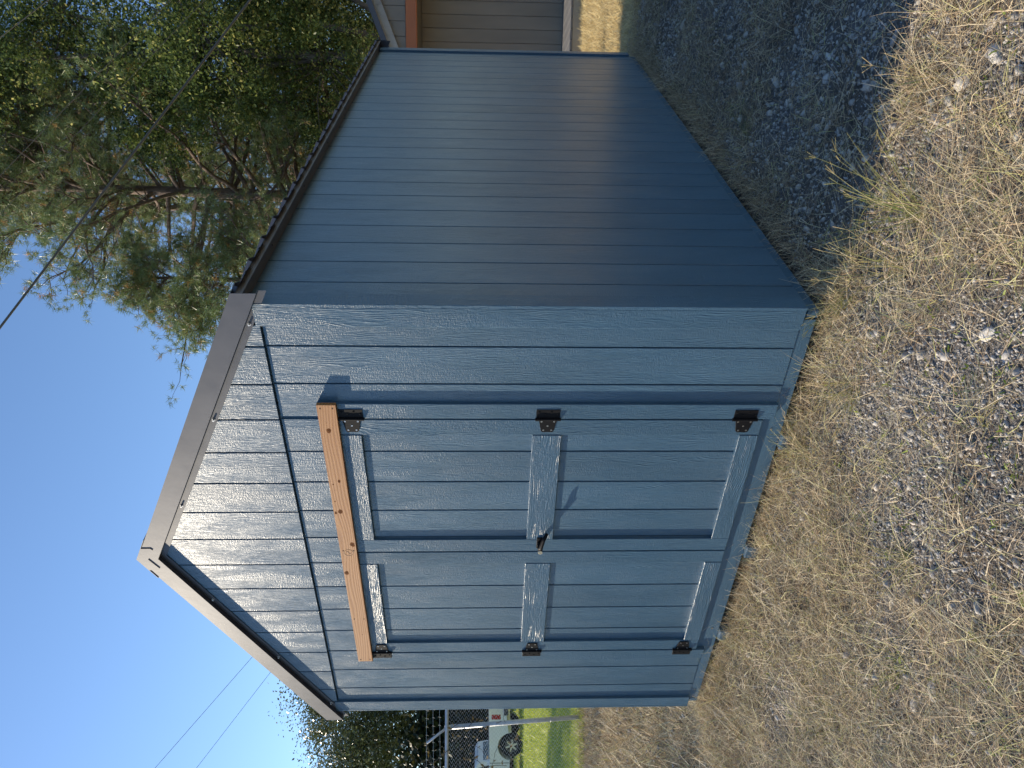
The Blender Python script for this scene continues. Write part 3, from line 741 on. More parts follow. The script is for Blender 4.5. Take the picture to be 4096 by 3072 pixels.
MB().prism([(0.535, 1.1), (0.60, 1.44), (0.57, 1.44), (0.505, 1.1)], 'y', -0.6, 0.6).build('rear_window', M_GLASS, truck)
MB().prism([(2.16, 1.04), (1.60, 1.48), (1.58, 1.46), (2.13, 1.03)], 'y', -0.64, 0.64).build('windscreen', M_GLASS, truck)
MB().box(-0.3, WB + 0.5, -0.45, 0.45, 0.28, 0.5).build('chassis', M_DARK, truck)

# ------------------------------------------------------------------ trees
def needles(P, A, ln, wd, n, r, tint, spread=0.85):
    """tufts at P with axis A -> thin triangles"""
    m = len(P)
    d = r.normal(size=(m, n, 3)); d /= np.linalg.norm(d, axis=2, keepdims=True)
    d = A[:, None, :] * (1 - spread * .45) + d * spread; d /= np.linalg.norm(d, axis=2, keepdims=True)
    l = ln * r.uniform(.65, 1.15, (m, n, 1))
    side = np.cross(d, r.normal(size=(m, n, 3))); side /= np.linalg.norm(side, axis=2, keepdims=True)
    o = P[:, None, :] + r.normal(size=(m, n, 3)) * 0.03
    tip = o + d * l; tip[:, :, 2] -= 0.12 * l[:, :, 0] ** 1
    V = np.stack([o - side * wd, o + side * wd, tip], 2).reshape(-1, 3)
    F = np.arange(len(V)).reshape(-1, 3)
    t = np.repeat(np.clip(tint[:, None] + r.normal(0, .06, (m, n)), 0, 1).reshape(-1), 3)
    return V, F, t
def leaves(P, size, r, tint, up=0.35):
    m = len(P)
    nrm = r.normal(size=(m, 3)); nrm[:, 2] = np.abs(nrm[:, 2]) + up; nrm /= np.linalg.norm(nrm, axis=1, keepdims=True)
    a = np.cross(nrm, r.normal(size=(m, 3))); a /= np.linalg.norm(a, axis=1, keepdims=True); b = np.cross(nrm, a)
    s = size * r.uniform(.6, 1.25, (m, 1))
    V = np.stack([P - a * s, P + b * s * .55 + a * s * .1, P + a * s, P - b * s * .55 + a * s * .1], 1).reshape(-1, 3)
    F = np.arange(len(V)).reshape(-1, 4)
    return V, F, np.repeat(np.clip(tint, 0, 1), 4)

def pine(x, y, h, r0, zc, spread, seed, ntuft, label, lean=(0, 0), dens=1.0, ln=0.21, group='pine trees behind the shed', side=None, nb=None):
    r = np.random.default_rng(seed); R = random.Random(seed)
    t = empty('pine_tree', (x, y, float(gz(x, y)) - 0.1)); tag(t, label, 'tree', group)
    path = []; px = py = 0.0
    for k in range(15):
        f = k / 14; path.append((lean[0] * f + 0.18 * math.sin(f * 5 + seed), lean[1] * f + 0.14 * math.sin(f * 4.1 + 2 * seed), h * f))
    rad = [r0 * (1 - 0.9 * (k / 14) ** 0.9) + 0.02 for k in range(15)]
    tr = MB(); tr.tube(path, rad, 10)
    def at(z):
        f = min(max(z / h, 0), 1) * 14; i = min(int(f), 13); return Vector(path[i]).lerp(Vector(path[i + 1]), f - i)
    P = []; A = []; nb = nb or int(62 * dens)
    for i in range(nb):
        f = (i + R.random()) / nb; z = zc + (h - zc) * f
        az = R.uniform(0, 2 * math.pi) if side is None else R.gauss(side[0], side[1])
        ln_b = spread * (1 - 0.82 * f ** 1.6) * R.uniform(.6, 1.12); el = R.uniform(-.15, .45) + 0.35 * f
        p = at(z); d = Vector((math.cos(az) * math.cos(el), math.sin(az) * math.cos(el), math.sin(el))); pts = [p.copy()]
        ns = 9; br = max(0.018, r0 * .34 * (1 - f * .6))
        for k in range(ns):
            d = (d + Vector((R.gauss(0, .13), R.gauss(0, .13), R.gauss(-.02, .10)))).normalized(); p = p + d * (ln_b / ns); pts.append(p.copy())
            if k >= 4 and R.random() < .8: P.append(p + Vector((R.gauss(0, .06), R.gauss(0, .06), R.gauss(.05, .05)))); A.append((d + Vector((R.gauss(0, .6), R.gauss(0, .6), .4))).normalized())
            if k >= 2:
                for q in range(R.choice((2, 3, 3, 4))):
                    sd = (d * .5 + Vector((R.gauss(0, 1), R.gauss(0, 1), R.gauss(.1, .6))).normalized()).normalized(); sl_ = ln_b * R.uniform(.10, .30) * (1.1 - .5 * k / ns) + .15
                    s1 = p + sd * sl_ * .55 + Vector((0, 0, R.uniform(-.05, .03))); sd2 = (sd + Vector((R.gauss(0, .3), R.gauss(0, .3), .3))).normalized(); s2 = s1 + sd2 * sl_ * .45
                    tr.tube([p, s1, s2], [br * .28 * (1 - .6 * k / ns) + .006, .009, .005], 4, 0, False)
                    for base_, dd in ((s1, sd), (s2, sd2)):
                        for w_ in range(R.choice((3, 4, 5))):
                            tw = (dd + Vector((R.gauss(0, .55), R.gauss(0, .55), R.gauss(.12, .45)))).normalized(); e = base_ + tw * R.uniform(.12, .42)
                            P.append(e); A.append(tw)
                            if R.random() < .25: tr.tube([base_, e], [.006, .004], 3, 0, False)
        tr.tube(pts, [br * (1 - .85 * k / ns) + .006 for k in range(ns + 1)], 6, 0, False)
        P.append(pts[-1]); A.append(d)
    tr.build('trunk', M_BARK, t, smooth=True)
    P = np.array([tuple(p) for p in P]); A = np.array([tuple(a) for a in A])
    if len(P) > ntuft: k = r.permutation(len(P))[:ntuft]; P = P[k]; A = A[k]
    tint = r.normal(.56, .18, len(P)); tint = np.where(r.random(len(P)) < .05, r.uniform(.9, 1, len(P)), np.clip(tint, 0, .84))
    V, F, tn = needles(P, A, ln, 0.0075, 20, r, tint)
    link('crown', np_mesh('crown', V, F, M_PINE, tn), t)
    return t

def broadleaf(x, y, h, r0, blobs, seed, nleaf, size, label, mat, bark, group=None, cat='tree', name='broadleaf_tree', fork=0.35, tmean=.5, clump=0.35):
    """blobs: list of (dx,dy,z,rx,rz) crown masses relative to the trunk"""
    r = np.random.default_rng(seed); R = random.Random(seed)
    t = empty(name, (x, y, float(gz(x, y)) - 0.1)); tag(t, label, cat, group)
    tr = MB(); top = h * fork
    path = [(0.1 * math.sin(k * 1.3 + seed), 0.1 * math.cos(k * 1.1 + seed), top * k / 6) for k in range(7)]
    tr.tube(path, [r0 * (1 - .45 * k / 6) for k in range(7)], 10)
    P = []; tn = []; vol = [b[3] ** 2 * b[4] for b in blobs]; tot = sum(vol)
    for (dx, dy, z, rx, rzz), vv in zip(blobs, vol):
        c = Vector((dx, dy, z)); s0 = Vector(path[R.choice((3, 4, 5, 6))]); mid = s0.lerp(c, .5) + Vector((R.gauss(0, .2), R.gauss(0, .2), .3))
        tr.tube([s0, mid, c], [r0 * .45, r0 * .3, r0 * .14], 7, 0, False)
        ncl = max(8, int(46 * (vv / tot) * len(blobs)))
        u = r.normal(size=(ncl, 3)); u /= np.linalg.norm(u, axis=1, keepdims=True)
        cc = u * (r.random((ncl, 1)) ** .45) * np.array([rx, rx, rzz]) + np.array([dx, dy, z])
        for q in cc[::2]:
            qv = Vector(q); m_ = c.lerp(qv, .5) + Vector((R.gauss(0, .12), R.gauss(0, .12), R.gauss(.05, .1))); tr.tube([c, m_, qv], [r0 * .13, r0 * .07, .008], 4, 0, False)
        k = int(nleaf * vv / tot); ci = r.integers(0, ncl, k)
        sz = r.uniform(.5, 1.3, ncl) * clump * (rx / 1.8)
        p = cc[ci] + r.normal(size=(k, 3)) * sz[ci][:, None] * np.array([1, 1, .75])
        P.append(p); ct = r.normal(tmean, .17, ncl); tn.append(ct[ci] + r.normal(0, .2, k))
    tr.build('trunk', bark, t, smooth=True)
    V, F, tt_ = leaves(np.concatenate(P), size, r, np.concatenate(tn))
    link('crown', np_mesh('crown', V, F, mat, tt_), t)
    return t

pine(-7.85, 20.75, 23.0, 0.27, 3.0, 6.8, 11, 14500, 'tall pine with boughs reaching left into the blue sky', dens=1.75)
pine(-5.35, 22.5, 23.0, 0.30, 6.5, 5.2, 23, 9000, 'tall pine with bare forked limbs right of the bushy pine', dens=1.0)
pine(-11.0, 30.0, 19.0, 0.25, 3.0, 5.4, 31, 4500, 'farther pine filling the gap behind the nearest pine', dens=1.0)
pine(-9.2, 17.2, 12.0, 0.16, 2.2, 3.8, 47, 5000, 'short young pine rising just over the shed eave', dens=.9)
pine(-9.9, 24.5, 21.0, 0.24, 3.0, 6.0, 53, 7000, 'pine standing behind the one with boughs in the sky', dens=1.2)
pine(-6.6, 27.5, 24.0, 0.26, 4.0, 5.5, 59, 5500, 'slender pine seen between the two tall pine trunks', dens=1.1)
broadleaf(-3.1, 19.5, 16, 0.24, [(-.3, 0, 6.0, 2.4, 2.2), (.6, -.8, 9.0, 2.6, 2.4), (-1.4, .4, 11.0, 2.2, 2.0), (.8, .3, 13.0, 2.4, 2.0), (-.4, -.3, 15.5, 2.0, 1.8), (1.8, .6, 6.8, 2.0, 2.2), (-1.2, .6, 8.2, 1.8, 1.8)], 3, 95000, 0.052,
          'leafy yellow-green hardwood at the picture edge above the porch shed', M_LEAF, M_BARK2, 'hardwoods behind the sheds', tmean=.47, clump=.28)
broadleaf(-6.3, 25.0, 11, 0.2, [(0, 0, 5.0, 2.6, 2.2), (-2.2, -.8, 4.2, 2.2, 1.9), (2.0, .4, 6.0, 2.2, 2.2), (.2, .2, 8.2, 2.2, 2.0), (-1.6, .3, 7.0, 1.8, 1.6)], 5, 60000, 0.055,
          'low bushy hardwood tangled around the pine trunks', M_LEAF, M_BARK2, 'hardwoods behind the sheds', tmean=.52, clump=.28)
broadleaf(-.8, 27.0, 14, 0.22, [(0, 0, 6.5, 3.2, 2.8), (-2.4, .4, 9.2, 2.6, 2.3), (1.6, .2, 10.4, 2.6, 2.4), (-.2, .2, 13, 2.6, 2.2), (-3.4, 0, 5.0, 2.4, 2.4)], 9, 50000, 0.07,
          'darker hardwood farther back behind the yellow-green hardwood', M_LEAF, M_BARK2, 'hardwoods behind the sheds', tmean=.35)
HW = broadleaf(4.5, 22.0, 15, 0.24, [(0, 0, 5.5, 3.0, 2.6), (-1.8, .4, 8.5, 2.6, 2.3), (1.6, .2, 10.4, 2.6, 2.4), (-.2, .2, 12.8, 2.6, 2.2)], 13, 22000, 0.08,
          'hardwood beyond the porch shed roof, outside the picture edge', M_LEAF, M_BARK2, 'hardwoods behind the sheds', tmean=.45)
# left background: oak and dark thicket behind the truck
OAKT = broadleaf(-31.5, 17.0, 11, 0.35, [(0, 0, 6.6, 3.6, 2.4), (2.3, 1.8, 8.8, 2.6, 2.0), (-2.8, -1.5, 7.2, 3.0, 2.3), (3.6, 2.2, 5.4, 2.4, 1.8), (-5.4, -3.2, 6.6, 2.8, 2.2), (.4, .4, 9.2, 2.2, 1.5)], 17, 95000, 0.07,
          'dense grey-green oak behind the white pickup truck', M_OAKLEAF, M_BARK2, 'trees behind the truck')
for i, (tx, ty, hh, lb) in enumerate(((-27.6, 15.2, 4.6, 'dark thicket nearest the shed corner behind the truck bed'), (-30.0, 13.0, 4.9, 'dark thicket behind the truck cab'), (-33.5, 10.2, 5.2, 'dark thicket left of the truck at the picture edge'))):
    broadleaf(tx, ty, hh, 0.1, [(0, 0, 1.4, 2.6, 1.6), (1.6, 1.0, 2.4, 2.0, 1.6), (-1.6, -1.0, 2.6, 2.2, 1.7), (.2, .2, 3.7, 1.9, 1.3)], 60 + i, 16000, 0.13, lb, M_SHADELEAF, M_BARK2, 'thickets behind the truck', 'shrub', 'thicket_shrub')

# woods that close the lot off to the right, and two trees to the left whose shade reaches the yard: copies
def copy_tree(src, x, y, rot, sc_, label, group):
    c = src.copy(); COL.objects.link(c); c.location = (x, y, float(gz(x, y)) - .1); c.rotation_euler = (0, 0, rot); c.scale = (sc_,) * 3; tag(c, label, 'tree', group)
    for ch in src.children:
        k = ch.copy(); COL.objects.link(k); k.parent = c
    return c
for i, (x, y, rt, k, lb) in enumerate(((25.0, -9.0, .4, 1.0, 'hardwood facing the front yard'), (27.5, -1.0, 1.9, 1.05, 'hardwood facing the shed corner'), (25.5, 7.0, 3.1, .95, 'hardwood facing the long side wall'),
                                       (23.5, 15.0, 4.4, 1.05, 'hardwood facing the far end of the shed'), (17.0, 23.0, 5.5, 1.0, 'hardwood facing the porch shed'))):
    copy_tree(HW, x, y, rt, k, lb + ', in the woods right of the lot', 'woods right of the lot')
copy_tree(OAKT, -21.5, -0.8, 1.0, .62, 'small oak left of the lawn, outside the picture', 'oaks left of the yard')
copy_tree(OAKT, -19.5, -5.6, 2.4, .8, 'larger oak left of the yard, outside the picture', 'oaks left of the yard')

# ------------------------------------------------------------------ overhead lines
def wire(a, b, rad, label, ext=1.0, sag=0.0, mat=None):
    a = Vector(a); b = Vector(b); d = b - a; p0 = a - d * ext; p1 = b + d * ext
    pts = [p0.lerp(p1, t) - Vector((0, 0, sag * 4 * t * (1 - t))) for t in np.linspace(0, 1, 40)]
    q = MB(); q.tube(pts, rad, 6); o = q.build('power_line', mat or M_WIRE, smooth=True); tag(o, label, 'power line', 'overhead lines'); return o
wire((-3.349, 5.159, 7.330), (-0.011, 7.438, 4.269), 0.014, 'thick twisted service cable crossing in front of the pines', 1.2)
wire((-1.358, 11.690, 9.987), (-0.423, 12.302, 8.570), 0.008, 'thin line at the uppermost edge over the pines', 2)
wire((-3.828, 12.418, 10.994), (-1.349, 14.082, 8.135), 0.007, 'thin line above the thick cable near hardwood tree', 1.6)
wire((-4.065, 12.223, 10.532), (-1.331, 14.060, 7.418), 0.006, 'thin line just above the thick service cable', 1.4)
wire((-14.858, 5.504, 8.529), (-12.812, 6.888, 6.384), 0.0045, 'upper of two thin lines against open sky left of roof', 0.9)
wire((-14.834, 5.477, 7.622), (-13.067, 6.683, 5.984), 0.0045, 'lower of two thin lines against open sky left of roof', 0.9)

# ------------------------------------------------------------------ ground cover
def inside_shed(x, y, m=0.0):
    return (x > -W + 0.03 - m) & (x < -0.03 + m) & (y > 0.045 - m) & (y < L - 0.03 + m)
def porch_mask(x, y):
    c_, s_ = math.cos(PA), math.sin(PA); lx = (x + 0.985) * c_ + (y - 8.375) * s_; ly = -(x + 0.985) * s_ + (y - 8.375) * c_
    return (lx > -0.05) & (lx < PW + 0.05) & (ly > 0.0) & (ly < PL)
def lawn_side(x, y): return (x - FP[0]) * FN[0] + (y - FP[1]) * FN[1] > 0.2
def scatter(n, x0, x1, y0, y1, keep=None, m=0.0):
    x = rng.uniform(x0, x1, n); y = rng.uniform(y0, y1, n)
    k = ~inside_shed(x, y, m) & ~porch_mask(x, y) & ~lawn_side(x, y)
    if keep is not None: k &= rng.random(n) < keep(x, y)
    return x[k], y[k]
def ribbons(x, y, z, ln, wd, az, el0, el1, seg=3, taper=0.15, wig=0.25):
    """bent blades: elevation runs from el0 at the foot to el1 at the tip"""
    n = len(x); P = np.stack([x, y, z], 1); out = []
    a = az.copy(); side = np.stack([-np.sin(az), np.cos(az), np.zeros(n)], 1)
    rl = rng.uniform(-.8, .8, n)
    for k in range(seg + 1):
        t = k / seg; ww = (wd * (1 - (1 - taper) * t))[:, None]
        sd = side * np.cos(rl)[:, None] + np.array([0, 0, 1.0]) * np.sin(rl)[:, None]
        out += [P - sd * ww, P + sd * ww]
        e = el0 + (el1 - el0) * t; a = a + rng.normal(0, wig, n)
        P = P + np.stack([np.cos(a) * np.cos(e), np.sin(a) * np.cos(e), np.sin(e)], 1) * (ln / seg)[:, None]
        side = np.stack([-np.sin(a), np.cos(a), np.zeros(n)], 1)
    V = np.stack(out, 1).reshape(-1, 3); m = 2 * (seg + 1)
    b = (np.arange(n) * m)[:, None] + (np.arange(seg) * 2)[None, :]; b = b.reshape(-1)
    F = np.stack([b, b + 1, b + 3, b + 2], 1)
    return V, F
class Acc:
    def __init__(s): s.V = []; s.F = []; s.T = []; s.n = 0
    def add(s, V, F, t):
        s.V.append(V); s.F.append(F + s.n); s.T.append(t); s.n += len(V)
    def obj(s, name, mat, label, cat, parent=None, smooth=False):
        o = link(name, np_mesh(name, np.concatenate(s.V), np.concatenate(s.F), mat, np.concatenate(s.T), smooth), parent)
        tag(o, label, cat, kind='stuff'); return o
def patch(x, y):   # 1 = grassy, 0 = bare gravel
    v = 0.55 * vnoise(x, y, 1.9, 11) + 0.45 * vnoise(x, y, 4.7, 12) + 0.13 * sst(0.5, -0.6, x) - 0.10 * sst(0.4, 1.0, x)
    return np.clip((v - 0.36) / 0.22, 0, 1)

# gravel -----------------------------------------------------------
phi = (1 + 5 ** .5) / 2
ICO = np.array([(-1, phi, 0), (1, phi, 0), (-1, -phi, 0), (1, -phi, 0), (0, -1, phi), (0, 1, phi), (0, -1, -phi), (0, 1, -phi), (phi, 0, -1), (phi, 0, 1), (-phi, 0, -1), (-phi, 0, 1)]) / math.hypot(1, phi)
ICF = np.array([(0, 11, 5), (0, 5, 1), (0, 1, 7), (0, 7, 10), (0, 10, 11), (1, 5, 9), (5, 11, 4), (11, 10, 2), (10, 7, 6), (7, 1, 8), (3, 9, 4), (3, 4, 2), (3, 2, 6), (3, 6, 8), (3, 8, 9), (4, 9, 5), (2, 4, 11), (6, 2, 10), (8, 6, 7), (9, 8, 1)])
OCT = np.array([(1, 0, 0), (-1, 0, 0), (0, 1, 0), (0, -1, 0), (0, 0, 1), (0, 0, -1)], float); OCF = np.array([(0, 2, 4), (2, 1, 4), (1, 3, 4), (3, 0, 4), (2, 0, 5), (1, 2, 5), (3, 1, 5), (0, 3, 5)])
def stones(x, y, size, small=False):
    n = len(x); B_, BF = (OCT, OCF) if small else (ICO, ICF); nv = len(B_)
    S_ = size[:, None] * np.stack([rng.uniform(.7, 1.25, n), rng.uniform(.55, 1.0, n), rng.uniform(.4, .8, n)], 1)
    V = B_[None] * (1 + rng.normal(0, .24, (n, nv, 1))) * S_[:, None, :]
    q = rng.normal(size=(n, 4)); q[:, 1:3] *= .45; q /= np.linalg.norm(q, axis=1, keepdims=True)
    w_, a, b, c = q.T
    Rm = np.stack([1 - 2 * (b * b + c * c), 2 * (a * b - c * w_), 2 * (a * c + b * w_), 2 * (a * b + c * w_), 1 - 2 * (a * a + c * c), 2 * (b * c - a * w_), 2 * (a * c - b * w_), 2 * (b * c + a * w_), 1 - 2 * (a * a + b * b)], 1).reshape(n, 3, 3)
    V = np.einsum('nij,nkj->nki', Rm, V)
    V += np.stack([x, y, gzr(x, y) + size * 0.22], 1)[:, None, :]
    F = (BF[None] + (np.arange(n) * nv)[:, None, None]).reshape(-1, 3)
    t = np.repeat(np.clip(rng.normal(.5, .25, n), 0, 1), nv)
    return V.reshape(-1, 3), F, t
G = Acc()
bare = lambda x, y: 1.0 - 0.55 * patch(x, y)
for n, box, sz in ((56000, (-3.2, 1.5, -1.9, 0.1), (.0030, .0085)), (7000, (-3.4, 1.6, -1.9, 0.1), (.007, .014)), (330, (-3.4, 1.6, -1.9, .0), (.014, .026)),
                   (20000, (-0.05, 1.9, -0.2, 5.2), (.0045, .012)), (3000, (-0.05, 2.0, -.2, 5.2), (.010, .020)), (200, (0.1, 2.0, 0, 5), (.018, .034)),
                   (5000, (-9, -2.8, -2.5, 3.5), (.008, .022)), (4000, (1.2, 4.5, -3, 3), (.008, .02))):
    x, y = scatter(n, *box, keep=bare, m=.03); G.add(*stones(x, y, sz[0] + (sz[1] - sz[0]) * rng.random(len(x)) ** 2, sz[1] < .0125))
G.obj('gravel', M_STONE, 'loose grey crushed gravel among dry grass', 'gravel')
# larger stones, each one a thing
def big_stone(x, y, s, flat, label, seed, tint):
    r = np.random.default_rng(seed)
    mb = MB(); V = ICO.copy(); Fs = [tuple(f) for f in ICF]
    for _ in range(2):
        vl_ = [tuple(v) for v in V]; cache = {}; nf = []
        def mid(a, b):
            k = (min(a, b), max(a, b))
            if k not in cache:
                m_ = (np.array(vl_[a]) + np.array(vl_[b])) / 2; m_ = m_ / np.linalg.norm(m_); vl_.append(tuple(m_)); cache[k] = len(vl_) - 1
            return cache[k]
        for a, b, c in Fs:
            d, e, f_ = mid(a, b), mid(b, c), mid(c, a); nf += [(a, d, f_), (b, e, d), (c, f_, e), (d, e, f_)]
        V = np.array(vl_); Fs = nf
    dirs = r.normal(size=(9, 3)); dirs /= np.linalg.norm(dirs, axis=1, keepdims=True); lim = r.uniform(.6, .92, 9)
    for d, l_ in zip(dirs, lim):                      # chip flat faces off the lump
        pr = V @ d; V = V - np.outer(np.maximum(pr - l_, 0), d)
    V += r.normal(0, .018, V.shape)
    V *= s * np.array([1.25, .85, flat]); a = r.uniform(0, 6.28); c_, s_ = math.cos(a), math.sin(a)
    V = V @ np.array([[c_, s_, 0], [-s_, c_, 0], [0, 0, 1]])
    o = link('stone', np_mesh('stone', V, np.array(Fs), M_STONE, np.full(len(V), tint)), None, (x, y, float(gzr(x, y)) + s * flat * .3))
    tag(o, label, 'stone', 'larger stones in the gravel')
for i, a in enumerate(((0.968, -0.206, .036, .7, 'rounded grey stone in the bare gravel just outside the shed shadow', .75), (1.074, -0.293, .034, .5, 'flat pale stone nearest the bottom edge beyond the rounded grey stone', .85),
                       (0.363, -0.801, .030, .5, 'pale flat stone in the near foreground opposite the shed corner', .9), (0.821, -0.124, .024, .6, 'small angular stone right beside the shadow edge', .8),
                       (0.897, -0.154, .020, .6, 'small stone between the rounded stone and the shadow edge', .6), (-0.817, -1.305, .032, .35, 'flat pale slab at the near left of the foreground', .85),
                       (-0.959, -1.276, .026, .5, 'grey stone next to the flat pale slab in the foreground', .7), (0.51, 3.383, .055, .22, 'white flat stone lying in the shed shadow by the far end', .96),
                       (0.747, 0.265, .020, .6, 'light stone inside the shadow near the shed side wall', .9), (1.15, -0.216, .026, .5, 'tan stone by the upper edge of the sunlit gravel', .95))):
    big_stone(a[0], a[1], a[2], a[3], a[4], 100 + i, a[5])

# straw litter and dry grass -----------------------------------------
D_ = Acc()
U = rng.uniform
def lay(n, box, ln, wd, el, keep, tm=.5, ts=.22, seg=2, m=0.0, lift=.008):
    x, y = scatter(n, *box, keep=keep, m=m); k = len(x)
    l = U(*ln, k) * U(.6, 1.0, k)
    V, F = ribbons(x, y, gzr(x, y) + U(0, lift, k), l, U(wd * .7, wd * 1.3, k), U(0, 6.283, k), U(el[0], el[1], k), U(el[0] - .35, el[1] - .25, k), seg)
    D_.add(V, F, np.repeat(np.clip(rng.normal(tm, ts, k), 0, .97), 2 * (seg + 1)))
gr = lambda lo: (lambda x, y: lo + (1 - lo) * patch(x, y))
near = (-3.4, 1.7, -1.9, 0.15); rgt = (-0.08, 2.2, -0.3, 5.2)
lay(32000, near, (.07, .22), .0011, (-.10, .45), gr(.38), .54, .34, lift=.045)
lay(34000, near, (.02, .08), .0010, (-.1, .6), gr(.3), .36, .32, seg=1)
lay(6500, near, (.16, .34), .0010, (.35, 1.1), gr(.2), .78, .2, seg=4)
lay(20000, near, (.08, .26), .0011, (.1, .8), gr(.08), .72)
lay(40000, rgt, (.06, .18), .0013, (-.05, .45), gr(.4), .50, .32, seg=1, lift=.03)
lay(15000, rgt, (.08, .2), .0013, (.2, .9), gr(.2), .55)
lay(40000, (-9.0, -2.6, -1.6, 3.6), (.08, .26), .0030, (.1, 1.0), gr(.6), .5, .3, seg=1)
lay(6000, (1.2, 6, -4, 6), (.06, .22), .0024, (0, .7), gr(.4), .5)
edge_f = lambda x, y: np.exp(-(np.maximum(-y, 0) / .10) ** 2); edge_r = lambda x, y: np.exp(-(np.maximum(x, 0) / .12) ** 2)
lay(5200, (-W - .1, .05, -.32, .03), (.08, .22), .0012, (.3, 1.3), edge_f, .6, m=-.0)
lay(6500, (-.03, .32, -.05, L), (.08, .24), .0014, (.3, 1.3), edge_r, .5)
D_.obj('dry_grass', M_STRAW, 'dry tan grass and straw lying over the gravel', 'grass')
# the bright golden patch beyond the shed
A2 = Acc()
for n, box, ln, wd in ((46000, (-1.6, 2.2, 4.9, 9.4), (.05, .14), .0028), (9000, (2.2, 9, -3, 10), (.08, .25), .006), (7000, (-9, -3.2, 3.5, 9), (.08, .25), .005)):
    x, y = scatter(n, *box); k = len(x)
    V, F = ribbons(x, y, gzr(x, y), U(*ln, k), U(wd * .7, wd * 1.2, k), U(0, 6.28, k), U(.1, 1.0, k), U(-.3, .6, k), 1)
    A2.add(V, F, np.repeat(np.clip(rng.normal(.55, .25, k), 0, 1), 4))
A2.obj('golden_grass', M_GOLD, 'golden dry grass growing behind and beside the shed', 'grass')
# lawn blades
A3 = Acc(); n = 30000
s_ = U(-7, 3.5, n); t_ = -0.25 + 22 * U(0, 1, n) ** 1.7
x = FP[0] + FD[0] * s_ * (1 + t_ / 14) + FN[0] * t_; y = FP[1] + FD[1] * s_ * (1 + t_ / 14) + FN[1] * t_
V, F = ribbons(x, y, gz(x, y) + .02, U(.05, .13, n) * (1 + t_ / 25), U(.004, .008, n) * (1 + t_ / 12), U(0, 6.28, n), U(.4, 1.3, n), U(0, 1.0, n), 1)
A3.add(V, F, np.repeat(np.clip(.25 + .55 * vnoise(x, y, .9, 21) + rng.normal(.08, .14, n), 0, 1), 4))
A3.obj('lawn_grass', M_GREENGRASS, 'bright green lawn grass beyond the chain-link fence', 'grass')

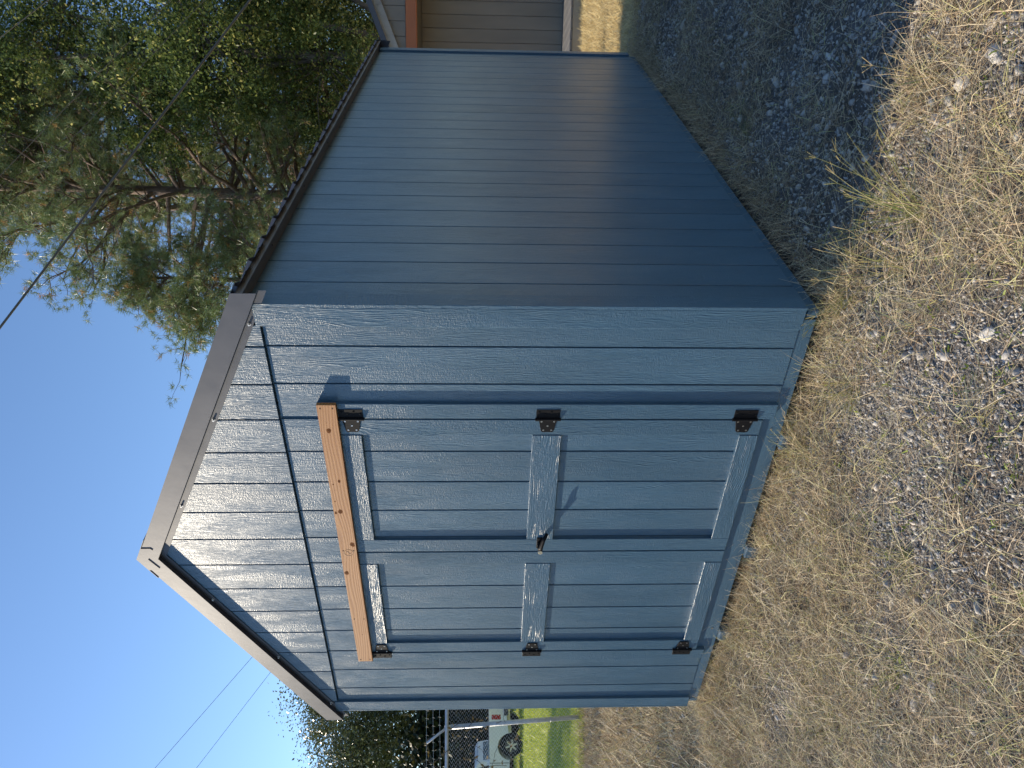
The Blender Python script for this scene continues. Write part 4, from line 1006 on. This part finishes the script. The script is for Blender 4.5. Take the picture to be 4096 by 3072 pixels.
# tall clumps with finger-like seed heads ------------------------------
def clump(x0, y0, nst, ht, lean, az, label, seed, green=.4, spread=.5):
    r = random.Random(seed); t = empty('grass_clump', (x0, y0, float(gzr(x0, y0)) - .005)); tag(t, label, 'grass clump', 'tall grass clumps in front of the shed')
    st = MB(); tn = []; hd_ = MB(); th_ = []
    def blade(mb, tl, pts, w0, w1, tint):
        vs_ = []; 
        for i, p in enumerate(pts):
            d = (pts[min(i + 1, len(pts) - 1)] - pts[max(i - 1, 0)]).normalized(); sd = d.cross(Vector((r.gauss(0, .2), r.gauss(0, .2), 1))).normalized(); ww = w0 + (w1 - w0) * i / (len(pts) - 1)
            vs_ += [p - sd * ww, p + sd * ww]
        mb.add(vs_, [(2 * i, 2 * i + 1, 2 * i + 3, 2 * i + 2) for i in range(len(pts) - 1)]); tl += [tint] * len(vs_)
    for i in range(nst):
        a = r.gauss(az, spread); el = r.uniform(.55, 1.35) - lean; h = ht * r.uniform(.55, 1.1)
        p = Vector((r.gauss(0, .02), r.gauss(0, .02), 0)); pts = [p.copy()]
        for k in range(6):
            e = el - .16 * k * lean; p = p + Vector((math.cos(a) * math.cos(e), math.sin(a) * math.cos(e), math.sin(e))) * h / 6; a += r.gauss(0, .04); pts.append(p.copy())
        tint = min(1, max(0, r.gauss(green, .2)))
        blade(st, tn, pts, .0012, .0007, tint)
        if r.random() < .7:
            d = (pts[-1] - pts[-2]).normalized()
            for q in range(r.randint(2, 4)):
                dd = (d + Vector((r.gauss(0, .45), r.gauss(0, .45), r.gauss(0, .3)))).normalized(); e_ = pts[-1] + dd * r.uniform(.03, .06)
                blade(hd_, th_, [pts[-1], pts[-1].lerp(e_, .5), e_], .0009, .0010, min(1, tint + .3))
        if r.random() < .5:                      # a leaf from the stem
            k = r.randint(1, 3); d = Vector((r.gauss(0, 1), r.gauss(0, 1), r.uniform(0, .5))).normalized(); b = pts[k]
            blade(st, tn, [b, b + d * .05, b + d * .10 - Vector((0, 0, .02))], .0018, .0004, tint * .8)
    for nm, mb, tl in (('stem', st, tn), ('seed_head', hd_, th_)):
        if not mb.v: continue
        me = mb.mesh(nm, M_STEM); at_ = me.attributes.new('tint', 'FLOAT', 'POINT'); at_.data.foreach_set('value', np.array(tl, np.float32)); link(nm, me, t)['kind'] = 'stuff'
UPR = math.atan2(0.5886, 0.8084)
for i, c_ in enumerate(((.527, -.268, 46, .40, .35, UPR + 1.0, 'tallest green-gold grass clump leaning over the shadow edge', .35), (.325, -.302, 30, .34, .35, UPR + 1.2, 'straw grass clump left of the tallest clump', .6),
                        (.10, -.10, 26, .26, .3, UPR + 2, 'grass clump growing at the near corner of the shed', .5), (-.22, -.30, 26, .26, .5, UPR + 2.2, 'sparse grass clump in front of the corner board', .5),
                        (-.74, -.16, 34, .24, .4, 1.4, 'green grass clump beside the nearer skid end under the door', .35), (-.527, -.969, 28, .26, .7, 2.6, 'low yellow-green clump in the middle foreground', .35),
                        (-.85, -1.15, 26, .26, .8, 2.9, 'low flattened clump at the near left of the foreground', .4), (.25, 1.55, 24, .22, .5, .6, 'green clump growing inside the shadow beside the side wall', .2),
                        (-2.32, -.14, 26, .24, .5, 1.2, 'grass clump beside the farther skid end under the doors', .4), (-1.55, -1.0, 24, .24, .7, 3.0, 'straw clump in the left foreground', .6),
                        (.10, -.95, 22, .24, .8, .4, 'spreading straw clump closest to the camera', .6), (.95, -.05, 20, .28, .5, UPR + 1.4, 'thin clump right of the tallest clump at the shadow edge', .55))):
    clump(*c_[:7], 300 + i, c_[7])
# small leafy weeds
WD = Acc(); n = 260
x, y = scatter(n, -3.2, 1.4, -1.8, -.05); k = len(x)
cx = np.repeat(x, 7) + rng.normal(0, .02, 7 * k); cy = np.repeat(y, 7) + rng.normal(0, .02, 7 * k); kk = len(cx)
V, F = ribbons(cx, cy, gzr(cx, cy) + U(.0, .02, kk), U(.012, .03, kk), U(.002, .0045, kk), U(0, 6.28, kk), U(.0, .8, kk), U(-.3, .5, kk), 2, .3)
WD.add(V, F, np.repeat(np.clip(rng.normal(.6, .25, kk), 0, 1), 6))
WD.obj('leafy_weeds', M_WEED, 'small bright green weeds scattered through the dry grass', 'weeds')
